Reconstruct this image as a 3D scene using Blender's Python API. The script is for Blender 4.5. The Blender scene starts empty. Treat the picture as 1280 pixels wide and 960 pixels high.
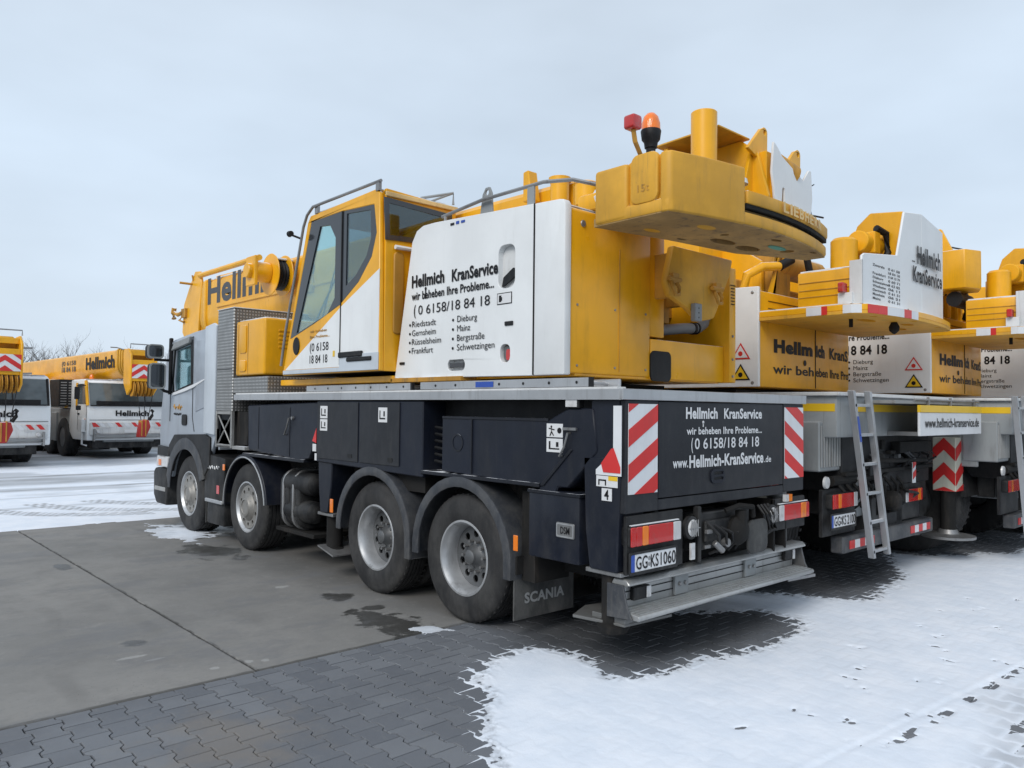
import bpy, bmesh, math, random
import numpy as np
from mathutils import Vector, Matrix
from mathutils.geometry import tessellate_polygon
random.seed(7); rng = np.random.default_rng(7)
S = bpy.context.scene; COL = S.collection
PI = math.pi
# ------------------------------------------------------------------ camera
YAW, PITCH, ROLL = 0.743, 0.032, 0.011
f = Vector((math.sin(YAW)*math.cos(PITCH), math.cos(YAW)*math.cos(PITCH), math.sin(PITCH)))
r = Vector((math.cos(YAW), -math.sin(YAW), 0)); u = r.cross(f)
r2 = r*math.cos(ROLL)+u*math.sin(ROLL); u2 = -r*math.sin(ROLL)+u*math.cos(ROLL)
cd = bpy.data.cameras.new('camera'); cam = bpy.data.objects.new('camera', cd); COL.objects.link(cam)
m3 = Matrix((r2, u2, -f)).transposed().to_4x4()
cam.matrix_world = Matrix.Translation((-4.113, -3.371, 1.79)) @ m3
cd.sensor_width = 36; cd.lens = 973.7/1280*36; cd.clip_start = 0.05; cd.clip_end = 3000
S.camera = cam
S.render.resolution_x = 1024; S.render.resolution_y = 768
# ------------------------------------------------------------------ world: overcast
SUN_EL, SUN_AZ = math.radians(38), math.radians(250)
W = bpy.data.worlds.new('World'); S.world = W; W.use_nodes = True
nt = W.node_tree; nt.nodes.clear()
def wn(t, **k):
    n = nt.nodes.new(t)
    for a, b in k.items(): setattr(n, a, b)
    return n
out = wn('ShaderNodeOutputWorld'); bg = wn('ShaderNodeBackground'); bg.inputs[1].default_value = 0.10
sky = wn('ShaderNodeTexSky', sky_type='NISHITA', sun_disc=False, sun_elevation=SUN_EL, sun_rotation=SUN_AZ)
sky.air_density = 1.0; sky.dust_density = 3.0
tc = wn('ShaderNodeTexCoord'); sep = wn('ShaderNodeSeparateXYZ'); nt.links.new(tc.outputs['Generated'], sep.inputs[0])
cr = wn('ShaderNodeValToRGB')
cr.color_ramp.elements[0].position = 0.0; cr.color_ramp.elements[0].color = (0.66, 0.755, 0.86, 1)
cr.color_ramp.elements[1].position = 1.0; cr.color_ramp.elements[1].color = (0.58, 0.65, 0.74, 1)
e = cr.color_ramp.elements.new(0.28); e.color = (0.615, 0.725, 0.85, 1)
e = cr.color_ramp.elements.new(0.5); e.color = (0.600, 0.69, 0.795, 1)
nt.links.new(sep.outputs[2], cr.inputs[0])
noi = wn('ShaderNodeTexNoise'); noi.inputs['Scale'].default_value = 2.4; noi.inputs['Detail'].default_value = 4; noi.inputs['Roughness'].default_value = .5
mp = wn('ShaderNodeMapping'); mp.inputs['Scale'].default_value = (1, 1, 2.6); nt.links.new(tc.outputs['Generated'], mp.inputs[0]); nt.links.new(mp.outputs[0], noi.inputs['Vector'])
mr = wn('ShaderNodeMapRange'); mr.inputs[1].default_value = .3; mr.inputs[2].default_value = .7; mr.inputs[3].default_value = 7.9; mr.inputs[4].default_value = 9.5
nt.links.new(noi.outputs[0], mr.inputs[0])
vm = wn('ShaderNodeVectorMath', operation='SCALE'); nt.links.new(cr.outputs[0], vm.inputs[0]); nt.links.new(mr.outputs[0], vm.inputs['Scale'])
mx = wn('ShaderNodeMix', data_type='RGBA'); mx.inputs[0].default_value = 0.93
nt.links.new(sky.outputs[0], mx.inputs[6]); nt.links.new(vm.outputs[0], mx.inputs[7])
nt.links.new(mx.outputs[2], bg.inputs[0]); nt.links.new(bg.outputs[0], out.inputs[0])
sl = bpy.data.lights.new('sun', 'SUN'); sl.energy = 1.5; sl.angle = math.radians(28); sl.color = (1, .965, .92)
so = bpy.data.objects.new('sun', sl); COL.objects.link(so)
sd = Vector((math.sin(SUN_AZ)*math.cos(SUN_EL), math.cos(SUN_AZ)*math.cos(SUN_EL), math.sin(SUN_EL)))
so.rotation_euler = sd.to_track_quat('Z', 'Y').to_euler(); so.location = (0, 0, 30)
S.view_settings.view_transform = 'Standard'; S.view_settings.look = 'None'; S.view_settings.gamma = 1
S.view_settings.exposure = 0.36
S.render.engine = 'CYCLES'
# ------------------------------------------------------------------ materials
MT = {}
class NT:
    def __init__(s, name):
        s.m = bpy.data.materials.new(name); s.m.use_nodes = True; s.t = s.m.node_tree; s.t.nodes.clear()
        s.o = s.n('ShaderNodeOutputMaterial'); s.b = s.n('ShaderNodeBsdfPrincipled'); s.l(s.b.outputs[0], s.o.inputs[0]); MT[name] = s.m
        s.pos = s.n('ShaderNodeNewGeometry')
    def n(s, t, **k):
        x = s.t.nodes.new(t)
        for a, b in k.items(): setattr(x, a, b)
        return x
    def l(s, a, b): s.t.links.new(a, b)
    def noise(s, scale, det=4, rough=.55, mp=(1, 1, 1), vec=None):
        x = s.n('ShaderNodeTexNoise'); x.inputs['Scale'].default_value = scale; x.inputs['Detail'].default_value = det; x.inputs['Roughness'].default_value = rough
        m = s.n('ShaderNodeMapping'); m.inputs['Scale'].default_value = mp; s.l(vec or s.pos.outputs['Position'], m.inputs[0]); s.l(m.outputs[0], x.inputs['Vector']); return x.outputs[0]
    def ramp(s, v, a, b, lo=0., hi=1.):
        x = s.n('ShaderNodeMapRange'); x.interpolation_type = 'SMOOTHSTEP'
        for i, q in zip((1, 2, 3, 4), (a, b, lo, hi)): x.inputs[i].default_value = q
        s.l(v, x.inputs[0]); return x.outputs[0]
    def mix(s, fac, a, b):
        x = s.n('ShaderNodeMix', data_type='RGBA')
        for i, q in ((0, fac), (6, a), (7, b)):
            if isinstance(q, (int, float)): x.inputs[i].default_value = q
            elif isinstance(q, tuple): x.inputs[i].default_value = (*q, 1)
            else: s.l(q, x.inputs[i])
        return x.outputs[2]
    def math(s, op, a, b=0.0, c=None):
        x = s.n('ShaderNodeMath', operation=op)
        for i, q in enumerate((a, b, c)):
            if q is None: continue
            if isinstance(q, (int, float)): x.inputs[i].default_value = q
            else: s.l(q, x.inputs[i])
        return x.outputs[0]
    def bump(s, h, st, d=.01):
        x = s.n('ShaderNodeBump'); x.inputs['Strength'].default_value = st; x.inputs['Distance'].default_value = d; s.l(h, x.inputs['Height']); s.l(x.outputs[0], s.b.inputs['Normal'])
    def set(s, col=None, rough=.5, metal=0, spec=.5):
        if isinstance(col, tuple): s.b.inputs['Base Color'].default_value = (*col, 1)
        elif col is not None: s.l(col, s.b.inputs['Base Color'])
        if isinstance(rough, (int, float)): s.b.inputs['Roughness'].default_value = rough
        else: s.l(rough, s.b.inputs['Roughness'])
        s.b.inputs['Metallic'].default_value = metal; s.b.inputs['Specular IOR Level'].default_value = spec
def paint(name, col, rough=.35, dirt=.35, dirtcol=(.12, .10, .08), var=.12, metal=0, spec=.5, snow=True, bscale=220, salt=0):
    s = NT(name)
    n1 = s.noise(1.3, 5, .6, (1, 1, 1)); n2 = s.noise(9, 6, .65, (1, 1, .18)); n3 = s.noise(38, 4, .6)
    a = tuple(c*(1-var) for c in col); b = tuple(min(1, c*(1+var*.6)) for c in col)
    c = s.mix(s.ramp(n1, .35, .65), a, b)
    d = s.math('MULTIPLY', s.ramp(n2, .5, .78), dirt)
    c = s.mix(d, c, dirtcol)
    d2 = s.math('MULTIPLY', s.ramp(n3, .62, .8), dirt*.5); c = s.mix(d2, c, dirtcol)
    n6 = s.noise(24, 5, .7, (1, 1, .05)); c = s.mix(s.math('MULTIPLY', s.ramp(n6, .60, .72), dirt*.8), c, dirtcol)
    if salt:
        ps = s.n('ShaderNodeSeparateXYZ'); s.l(s.pos.outputs['Position'], ps.inputs[0])
        k_ = s.math('MULTIPLY', s.ramp(ps.outputs[2], .3, 1.7, 1, .12), s.ramp(s.noise(4.5, 7, .7, (1, 1, .6)), .36, .68)); c = s.mix(s.math('MULTIPLY', k_, salt), c, (.17, .165, .155))
        c = s.mix(s.math('MULTIPLY', s.ramp(s.noise(90, 4, .7), .58, .72), salt*.6), c, (.2, .195, .185))
    if snow:
        sp = s.n('ShaderNodeSeparateXYZ'); s.l(s.pos.outputs['True Normal'], sp.inputs[0])
        up = s.ramp(sp.outputs[2], .75, .9); nn = s.ramp(s.noise(5, 5, .6), .40, .52)
        sf = s.math('MULTIPLY', up, nn); c = s.mix(sf, c, (.78, .80, .84))
        rr = s.math('ADD', s.math('MULTIPLY', s.noise(6, 4), .25), rough-.12); rr = s.math('MAXIMUM', rr, s.math('MULTIPLY', sf, .8))
        s.set(c, rr, metal, spec)
    else:
        s.set(c, s.math('ADD', s.math('MULTIPLY', s.noise(6, 4), .25), rough-.12), metal, spec)
    s.bump(s.math('ADD', s.math('MULTIPLY', s.noise(bscale, 2), .06), s.math('MULTIPLY', s.noise(1.7, 2), 3.0)), .35, .004)
    return s
paint('yellow', (.79, .385, .008), .32, .19, (.16, .085, .02))
paint('yellow_cast', (.66, .345, .028), .55, .4, (.17, .11, .045), .18, bscale=60)
paint('yellow_dirty', (.50, .25, .03), .6, .75, (.10, .075, .04), .25)
paint('under_dirty', (.40, .25, .09), .75, .9, (.07, .055, .045), .3, snow=False)
paint('white', (.73, .75, .755), .35, .10, (.35, .34, .32), .05)
paint('white_dirty', (.60, .61, .61), .5, .45, (.20, .19, .17), .12)
paint('silver', (.36, .40, .45), .35, .25, (.16, .15, .14), .06, metal=.25)
paint('silver_light', (.52, .57, .62), .4, .15, (.2, .2, .2), .05, metal=.1)
paint('navy', (.0075, .0105, .020), .42, .3, (.035, .034, .034), .2, snow=False, spec=.30, salt=.12)
paint('navy_top', (.012, .014, .020), .45, .3, (.045, .043, .040), .2, spec=.3)
paint('panel', (.016, .018, .023), .5, .4, (.045, .045, .045), .15, snow=False, spec=.3, salt=0.22)
paint('mudguard', (.030, .034, .042), .55, .5, (.10, .095, .085), .15, snow=False, salt=0.5)
paint('black', (.007, .0075, .009), .55, .5, (.03, .028, .025), .2, snow=False, spec=.3, salt=0.25)
paint('grime', (.014, .0135, .013), .8, .8, (.045, .038, .032), .3, snow=False, spec=.25)
paint('rubber', (.013, .013, .014), .75, .55, (.045, .041, .037), .25, snow=False, salt=.2)
paint('flap', (.035, .036, .036), .75, .6, (.08, .075, .065), .25, snow=False, salt=0.5)
paint('aluminium', (.46, .47, .48), .42, .45, (.20, .19, .18), .1, metal=.65)
paint('aluminium_dirty', (.36, .36, .35), .5, .7, (.13, .12, .10), .18, metal=.5)
paint('alu_clean', (.40, .405, .40), .38, .55, (.20, .19, .17), .12, metal=.6, snow=False)
paint('foot_metal', (.16, .16, .155), .5, .6, (.08, .075, .07), .2, metal=.4, snow=False)
paint('steel', (.30, .30, .30), .45, .6, (.10, .09, .08), .2, metal=.7, snow=False)
paint('rim', (.50, .51, .52), .38, .7, (.12, .11, .10), .2, metal=.6, snow=False)
paint('rim_dirty', (.30, .29, .27), .5, .7, (.10, .09, .08), .2, metal=.5, snow=False)
paint('rim_inner', (.16, .165, .17), .5, .7, (.05, .045, .04), .25, metal=.5, snow=False)
paint('grey_paint', (.25, .265, .27), .5, .5, (.11, .10, .09), .12)
paint('red_hook', (.42, .022, .02), .5, .5, (.09, .03, .02), .2)
paint('hose', (.16, .165, .17), .5, .3, (.06, .06, .06), .1, snow=False)
paint('letter_black', (.010, .010, .012), .5, .1, (.03, .03, .03), .1, snow=False, spec=.25)
paint('letter_white', (.66, .67, .68), .5, .15, (.3, .3, .3), .05, snow=False)
paint('letter_grey', (.055, .058, .065), .5, .1, (.08, .08, .08), .1, snow=False)
paint('red', (.60, .030, .028), .35, .2, (.2, .05, .04), .1, snow=False)
paint('stripe_white', (.68, .70, .72), .35, .2, (.3, .3, .3), .06, snow=False)
paint('stripe_cream', (.58, .56, .46), .45, .3, (.25, .23, .2), .08, snow=False)
paint('blue', (.02, .07, .36), .4, .1, (.05, .05, .1), .05, snow=False)
paint('sticker_yellow', (.75, .48, .02), .4, .1, (.2, .15, .05), .05, snow=False)
paint('green_smear', (.10, .34, .26), .7, .5, (.2, .15, .07), .2, snow=False)
paint('bark_hazed', (.13, .118, .110), .9, .3, (.03, .03, .03), .2, snow=False)  # bark tone lightened, distance haze is mixed into the colour
paint('far_green', (.07, .07, .06), .9, .3, (.03, .03, .03), .3, snow=False)
paint('shell_yellow', (.70, .50, .22), .6, .3, (.3, .2, .1), .2, snow=False)
def lens(name, col, emit=0, rough=.15):
    s = NT(name); w = s.n('ShaderNodeTexWave'); w.inputs['Scale'].default_value = 40; s.l(s.pos.outputs['Position'], w.inputs['Vector'])
    c = s.mix(s.ramp(s.noise(12, 4), .5, .75, 0, .35), col, (.12, .08, .06)); s.set(c, rough); s.bump(w.outputs[0], .25, .003)
    s.b.inputs['Coat Weight'].default_value = .5
lens('lens_red', (.50, .018, .016)); lens('lens_orange', (.80, .20, .012)); lens('lens_white', (.55, .55, .55)); lens('beacon', (.90, .20, .01))
lens('lens_pink', (.42, .10, .14))
def glass(name, tint, mixf, rough=.02):
    s = NT(name); tr = s.n('ShaderNodeBsdfTransparent'); tr.inputs[0].default_value = (*tint, 1)
    gl = s.n('ShaderNodeBsdfGlossy'); gl.inputs['Roughness'].default_value = rough; gl.inputs[0].default_value = (.85, .92, .95, 1)
    ms = s.n('ShaderNodeMixShader'); lw = s.n('ShaderNodeFresnel'); lw.inputs[0].default_value = 1.5
    g = s.math('MINIMUM', s.math('ADD', s.math('MULTIPLY', lw.outputs[0], .6), mixf), 1)
    s.l(g, ms.inputs[0]); s.l(tr.outputs[0], ms.inputs[1]); s.l(gl.outputs[0], ms.inputs[2]); s.l(ms.outputs[0], s.o.inputs[0])
glass('glass', (.84, .95, .94), .02)
glass('glass_dark', (.50, .58, .60), .06)
s = NT('mirror_glass'); s.set((.10, .11, .12), .08, .8)
s = NT('frit'); s.set((.035, .04, .047), .12, 0, .6)
s = NT('screen_glass'); s.set(s.mix(s.ramp(s.noise(1.1, 3), .4, .6), (.05, .065, .072), (.12, .145, .155)), .06, 0, .7)
# diamond plate
s = NT('diamond'); 
sp = s.n('ShaderNodeSeparateXYZ'); s.l(s.pos.outputs['Position'], sp.inputs[0])
hh = s.math('ADD', sp.outputs[0], sp.outputs[1])
a = s.math('SINE', s.math('MULTIPLY', s.math('ADD', hh, sp.outputs[2]), 78)); b = s.math('SINE', s.math('MULTIPLY', s.math('SUBTRACT', hh, s.math('MULTIPLY', sp.outputs[2], 1.0)), 78))
hgt = s.ramp(s.math('MULTIPLY', a, b), .25, .7)
c = s.mix(hgt, (.21, .21, .205), (.52, .52, .51)); c = s.mix(s.ramp(s.noise(3, 5), .5, .8, 0, .5), c, (.15, .145, .135))
s.set(c, .38, .6); s.bump(hgt, .7, .004)
# concrete
def seg_mask(s, cx, cy, rx, ry, wob=.5, edge=.25, sc=2.2):
    p = s.n('ShaderNodeSeparateXYZ'); s.l(s.pos.outputs['Position'], p.inputs[0])
    dx = s.math('DIVIDE', s.math('SUBTRACT', p.outputs[0], cx), rx); dy = s.math('DIVIDE', s.math('SUBTRACT', p.outputs[1], cy), ry)
    d = s.math('SQRT', s.math('ADD', s.math('MULTIPLY', dx, dx), s.math('MULTIPLY', dy, dy)))
    d = s.math('ADD', d, s.math('MULTIPLY', s.math('SUBTRACT', s.noise(sc, 6, .65), .5), wob*2.2))
    return s.ramp(d, 1-edge, 1+edge*.3, 1, 0)
s = NT('concrete')
n1 = s.noise(.45, 6, .6); n2 = s.noise(2.5, 8, .68); n3 = s.noise(45, 6, .7); n4 = s.noise(240, 2, .5)
c = s.mix(s.ramp(n1, .35, .65), (.185, .182, .174), (.235, .228, .216)); c = s.mix(s.ramp(n2, .45, .72, 0, .55), c, (.155, .153, .150)); c = s.mix(s.ramp(n3, .5, .8, 0, .4), c, (.26, .255, .24))
c = s.mix(s.ramp(s.noise(1.1, 7, .7, (1, .3, 1)), .56, .72, 0, .45), c, (.235, .225, .205))
vor = s.n('ShaderNodeTexVoronoi'); vor.inputs['Scale'].default_value = 26; s.l(s.pos.outputs['Position'], vor.inputs['Vector'])
c = s.mix(s.math('MULTIPLY', s.ramp(vor.outputs['Distance'], .05, .13, 1, 0), s.ramp(s.noise(1.7, 3), .5, .6)), c, (.07, .07, .068))
wet = None
for q in ((-.28, 6.25, .32, .62, .75), (-.30, 3.2, .14, .18, .5), (-.42, 2.1, .22, .55, .8), (-1.9, 6.3, .09, .2, .5), (-2.2, 2.9, .09, .1, .5), (.2, 8.0, .6, .9, .5), (-.25, 2.62, .10, .10, .5)):
    k = seg_mask(s, *q[:4], wob=q[4]*1.9, sc=5.5 if q[2] < .3 else 3.2)
    wet = k if wet is None else s.math('MAXIMUM', wet, k)
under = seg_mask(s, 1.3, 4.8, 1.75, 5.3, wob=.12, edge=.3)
dark_mask = s.math('MAXIMUM', wet, s.math('MULTIPLY', under, .45))  # wet patches plus a weaker darkening of the concrete beneath the truck
c = s.mix(dark_mask, c, (.055, .054, .050))
for q in ((-2.32, 2.55, .10, .03), (-2.2, 2.40, .07, .02), (-1.72, 1.93, .035, .035), (-1.95, 1.95, .04, .03), (-1.62, 1.88, .03, .03), (-.5, 3.9, .08, .05)):
    c = s.mix(s.math('MULTIPLY', seg_mask(s, *q, wob=.9, sc=14), .55), c, (.38, .38, .37))
pj = s.n('ShaderNodeSeparateXYZ'); s.l(s.pos.outputs['Position'], pj.inputs[0])
jx = s.math('ABSOLUTE', s.math('ADD', s.math('ADD', pj.outputs[0], 1.76), s.math('MULTIPLY', s.math('SUBTRACT', s.noise(3.5, 6, .7), .5), .07)))
jy = s.math('ABSOLUTE', s.math('ADD', s.math('SUBTRACT', pj.outputs[1], 1.72), s.math('MULTIPLY', s.math('SUBTRACT', s.noise(4, 6, .7), .5), .05)))
c = s.mix(s.ramp(jx, .004, .022, .85, 0), c, (.035, .035, .033)); c = s.mix(s.ramp(jy, .006, .03, .7, 0), c, (.04, .04, .037))
c = s.mix(s.ramp(s.noise(.7, 9, .75, (1, 1.6, 1)), .50, .60, 0, .5), c, (.150, .153, .160)); c = s.mix(s.ramp(s.noise(5.5, 9, .8), .54, .66, 0, .45), c, (.26, .255, .24)); c = s.mix(s.ramp(s.noise(16, 8, .8), .52, .66, 0, .4), c, (.150, .148, .145))
# faint tyre traces along the parked truck
p = s.n('ShaderNodeSeparateXYZ'); s.l(s.pos.outputs['Position'], p.inputs[0])
wv = s.math('SINE', s.math('MULTIPLY', s.math('ADD', p.outputs[0], s.math('MULTIPLY', s.noise(.35, 2), 1.4)), 9))
c = s.mix(s.math('MULTIPLY', s.ramp(wv, .6, 1.0), s.ramp(s.noise(.8, 4), .45, .7, 0, .30)), c, (.10, .098, .095))
s.set(c, s.math('SUBTRACT', s.ramp(n2, .3, .7, .72, .9), s.math('MULTIPLY', wet, .45)), 0, .4)
s.bump(s.math('ADD', s.math('MULTIPLY', n3, .6), s.math('MULTIPLY', n4, .5)), .35, .004)
# pavers
s = NT('paver'); oi = s.n('ShaderNodeObjectInfo')
rv = s.math('FRACT', s.math('ADD', oi.outputs['Random'], s.pos.outputs['Random Per Island']))
n1 = s.noise(.9, 5, .6); n2 = s.noise(14, 6, .7); n3 = s.noise(160, 3, .6)
c = s.mix(rv, (.115, .124, .140), (.170, .180, .196)); c = s.mix(s.ramp(n1, .4, .65, 0, .6), c, (.105, .112, .125)); c = s.mix(s.ramp(n2, .5, .75, 0, .45), c, (.17, .17, .17))
c = s.mix(s.ramp(n3, .6, .8, 0, .5), c, (.2, .2, .2))
c = s.mix(s.math('MULTIPLY', seg_mask(s, -2.35, .75, .45, .5, wob=1.3, edge=.9, sc=4), .45), c, (.21, .18, .145))
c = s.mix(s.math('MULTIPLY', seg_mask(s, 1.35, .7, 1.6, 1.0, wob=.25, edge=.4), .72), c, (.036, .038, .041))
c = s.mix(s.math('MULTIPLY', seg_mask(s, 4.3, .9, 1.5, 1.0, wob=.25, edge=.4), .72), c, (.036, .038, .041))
s.set(c, s.ramp(n1, .3, .7, .55, .85), 0, .5); s.bump(s.math('ADD', n2, n3), .35, .003)
s = NT('joint_sand'); s.set(s.mix(s.noise(30, 5), (.012, .012, .012), (.035, .034, .032)), .95)
s = NT('far_ground'); s.set(s.mix(s.ramp(s.noise(.15, 6), .4, .6), (.55, .58, .62), (.20, .20, .20)), .9)
# snow
s = NT('snow'); at = s.n('ShaderNodeAttribute'); at.attribute_name = 'dirt'
n = s.noise(60, 5, .7); n5 = s.noise(3, 5, .6)
c = s.mix(s.ramp(n5, .35, .7), (.69, .745, .82), (.77, .81, .87))
c = s.mix(at.outputs['Fac'], c, (.26, .27, .285)); s.set(c, .85, 0, .3)
s.bump(s.math('ADD', s.math('MULTIPLY', n, .5), s.noise(9, 4)), .35, .010)
s.b.inputs['Subsurface Weight'].default_value = 0.0
MT['snow_soft'] = MT['snow']
# ------------------------------------------------------------------ mesh builder
O = Vector((0, 0, 0))
class M:
    def __init__(s): s.v = []; s.f = []; s.mi = []; s.k = 0
    def add(s, vs, fs):
        b = len(s.v); s.v += [tuple(p) for p in vs]; s.f += [tuple(b+i for i in q) for q in fs]; s.mi += [s.k]*len(fs); return s
    def box(s, x0, x1, y0, y1, z0, z1):
        x0, x1 = sorted((x0, x1)); y0, y1 = sorted((y0, y1)); z0, z1 = sorted((z0, z1))
        return s.add([(x0,y0,z0),(x1,y0,z0),(x1,y1,z0),(x0,y1,z0),(x0,y0,z1),(x1,y0,z1),(x1,y1,z1),(x0,y1,z1)],
                     [(3,2,1,0),(4,5,6,7),(0,1,5,4),(1,2,6,5),(2,3,7,6),(3,0,4,7)])
    def _p(s, ax, a, q):
        return (a, q[0], q[1]) if ax == 'X' else ((q[0], a, q[1]) if ax == 'Y' else (q[0], q[1], a))
    def prism(s, poly, ax, a, b):
        n = len(poly); vs = [s._p(ax, a, q) for q in poly]+[s._p(ax, b, q) for q in poly]
        return s.add(vs, [tuple(range(n)), tuple(range(2*n-1, n-1, -1))]+[(i, i+n, (i+1) % n+n, (i+1) % n) for i in range(n)])
    def taper(s, p0, p1, ax, a, b):
        n = len(p0); vs = [s._p(ax, a, q) for q in p0]+[s._p(ax, b, q) for q in p1]
        return s.add(vs, [tuple(range(n)), tuple(range(2*n-1, n-1, -1))]+[(i, i+n, (i+1) % n+n, (i+1) % n) for i in range(n)])
    def holed(s, outer, holes, ax, a, b):
        loops = [outer]+holes
        tri = tessellate_polygon([[Vector((q[0], q[1], 0)) for q in L] for L in loops])
        flat = [q for L in loops for q in L]; n = len(flat)
        vs = [s._p(ax, a, q) for q in flat]+[s._p(ax, b, q) for q in flat]; fs = []
        for t in tri: fs += [tuple(t), tuple(i+n for i in reversed(t))]
        k = 0
        for L in loops:
            m = len(L)
            for i in range(m): fs.append((k+i, k+i+n, k+(i+1) % m+n, k+(i+1) % m))
            k += m
        return s.add(vs, fs)
    def tube(s, pts, rad, n=8, cap=True):
        pts = [Vector(p) for p in pts]; rings = []
        for i, p in enumerate(pts):
            t = (pts[min(i+1, len(pts)-1)]-pts[max(i-1, 0)]).normalized()
            a = t.cross(Vector((0, 0, 1)));
            if a.length < .05: a = t.cross(Vector((0, 1, 0)))
            a.normalize(); b = t.cross(a); R_ = rad[i] if isinstance(rad, (list, tuple)) else rad
            rings.append([p+(a*math.cos(2*PI*j/n)+b*math.sin(2*PI*j/n))*R_ for j in range(n)])
        vs = [q for R_ in rings for q in R_]; fs = []
        for i in range(len(pts)-1):
            for j in range(n): fs.append((i*n+j, i*n+(j+1) % n, (i+1)*n+(j+1) % n, (i+1)*n+j))
        if cap: fs += [tuple(range(n-1, -1, -1)), tuple((len(pts)-1)*n+j for j in range(n))]
        return s.add(vs, fs)
    def lathe(s, prof, c, ax, n=32):
        # prof: (offset along axis, radius)
        vs = []; fs = []
        for (t, R_) in prof:
            for j in range(n):
                a = 2*PI*j/n; x, y = R_*math.cos(a), R_*math.sin(a)
                vs.append((c[0]+t, c[1]+x, c[2]+y) if ax == 'X' else ((c[0]+x, c[1]+t, c[2]+y) if ax == 'Y' else (c[0]+x, c[1]+y, c[2]+t)))
        for i in range(len(prof)-1):
            for j in range(n): fs.append((i*n+j, i*n+(j+1) % n, (i+1)*n+(j+1) % n, (i+1)*n+j))
        if prof[0][1] > 1e-4: fs.append(tuple(range(n)))
        if prof[-1][1] > 1e-4: fs.append(tuple((len(prof)-1)*n+j for j in range(n-1, -1, -1)))
        return s.add(vs, fs)
    def ring(s, prof, c, ax, n=32):   # closed profile ring
        k = len(s.f); s.lathe(prof+[prof[0]], c, ax, n)
        del s.f[-2:]; del s.mi[-2:]; return s
    def cyl(s, p0, p1, r0, r1=None, n=16): return s.tube([p0, p1], [r0, r0 if r1 is None else r1], n)
def rrect(x0, x1, y0, y1, rad, n=4):
    o = []
    for cx, cy, a0 in ((x1-rad, y1-rad, 0), (x0+rad, y1-rad, PI/2), (x0+rad, y0+rad, PI), (x1-rad, y0+rad, 1.5*PI)):
        for i in range(n+1): a = a0+PI/2*i/n; o.append((cx+rad*math.cos(a), cy+rad*math.sin(a)))
    return o
def circ(cx, cy, R_, n=12, ry=None): return [(cx+R_*math.cos(2*PI*i/n), cy+(ry or R_)*math.sin(2*PI*i/n)) for i in range(n)]
def clusters(mb, tol=.004):
    par = list(range(len(mb.v)))
    def fd(a):
        while par[a] != a: par[a] = par[par[a]]; a = par[a]
        return a
    for q in mb.f:
        a = fd(q[0])
        for i in q[1:]: par[fd(i)] = a
    bb = {}
    for i, p in enumerate(mb.v):
        k = fd(i); b = bb.get(k)
        if b is None: bb[k] = [list(p), list(p)]
        else:
            for j in range(3): b[0][j] = min(b[0][j], p[j]); b[1][j] = max(b[1][j], p[j])
    ks = list(bb); cp = {k: k for k in ks}
    def fc(a):
        while cp[a] != a: a = cp[a]
        return a
    if len(ks) > 80: return None
    for i, a in enumerate(ks):
        for b in ks[i+1:]:
            A_, B_ = bb[a], bb[b]
            if all(A_[0][j]-tol <= B_[1][j] and B_[0][j]-tol <= A_[1][j] for j in range(3)): cp[fc(a)] = fc(b)
    roots = {fc(k) for k in ks}
    if len(roots) < 2: return None
    out = {}
    for q, mi in zip(mb.f, mb.mi):
        r_ = fc(fd(q[0])); out.setdefault(r_, M()); m = out[r_]; m.f.append(q); m.mi.append(mi)
    res = []
    for m in out.values():
        used = sorted({i for q in m.f for i in q}); mp_ = {a: k for k, a in enumerate(used)}
        m.v = [mb.v[i] for i in used]; m.f = [tuple(mp_[i] for i in q) for q in m.f]; res.append(m)
    res.sort(key=lambda m: -len(m.v)); return res
def P(name, mb, mat, parent=None, bev=0.0, seg=1, label=None, smooth=35, **props):
    if props.get('kind') != 'stuff' and parent is not None:
        cl = clusters(mb)
        if cl:
            first = None
            for c_ in cl:
                o = P1(name, c_, mat, parent, bev, seg, label, smooth, **props); first = first or o
            return first
    return P1(name, mb, mat, parent, bev, seg, label, smooth, **props)
def P1(name, mb, mat, parent=None, bev=0.0, seg=1, label=None, smooth=35, **props):
    me = bpy.data.meshes.new(name)
    bm = bmesh.new(); vv = [bm.verts.new((p[0]-O[0], p[1]-O[1], p[2]-O[2])) for p in mb.v]
    for q, mi in zip(mb.f, mb.mi):
        if len(set(q)) < 3: continue
        try: fc = bm.faces.new([vv[i] for i in q]); fc.material_index = mi
        except ValueError: pass
    bmesh.ops.remove_doubles(bm, verts=bm.verts, dist=1e-5)
    bmesh.ops.recalc_face_normals(bm, faces=bm.faces)
    if bev > 0:
        es = [e_ for e_ in bm.edges if len(e_.link_faces) == 2 and e_.calc_face_angle(0) > math.radians(32)]
        bmesh.ops.bevel(bm, geom=es, offset=bev, segments=seg, affect='EDGES', clamp_overlap=True, profile=.5)
    bm.to_mesh(me); bm.free()
    for q in (mat if isinstance(mat, (list, tuple)) else [mat]): me.materials.append(MT[q])
    me.polygons.foreach_set('use_smooth', [True]*len(me.polygons)); me.set_sharp_from_angle(angle=math.radians(smooth))
    o = bpy.data.objects.new(name, me); COL.objects.link(o)
    if parent is not None: o.parent = parent
    else: o.location = O
    if label: o['label'] = label
    for k, v in props.items(): o[k] = v
    return o
def thing(name, label, cat, loc, group=None):
    global O
    O = Vector(loc); o = bpy.data.objects.new(name, None); COL.objects.link(o); o.location = loc; o.empty_display_size = .3
    o['label'] = label; o['category'] = cat
    if group: o['group'] = group
    return o
def copy_tree(o, parent=None):
    c = o.copy(); COL.objects.link(c)
    if parent is not None: c.parent = parent
    for ch in list(o.children): copy_tree(ch, c)
    return c
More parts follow.
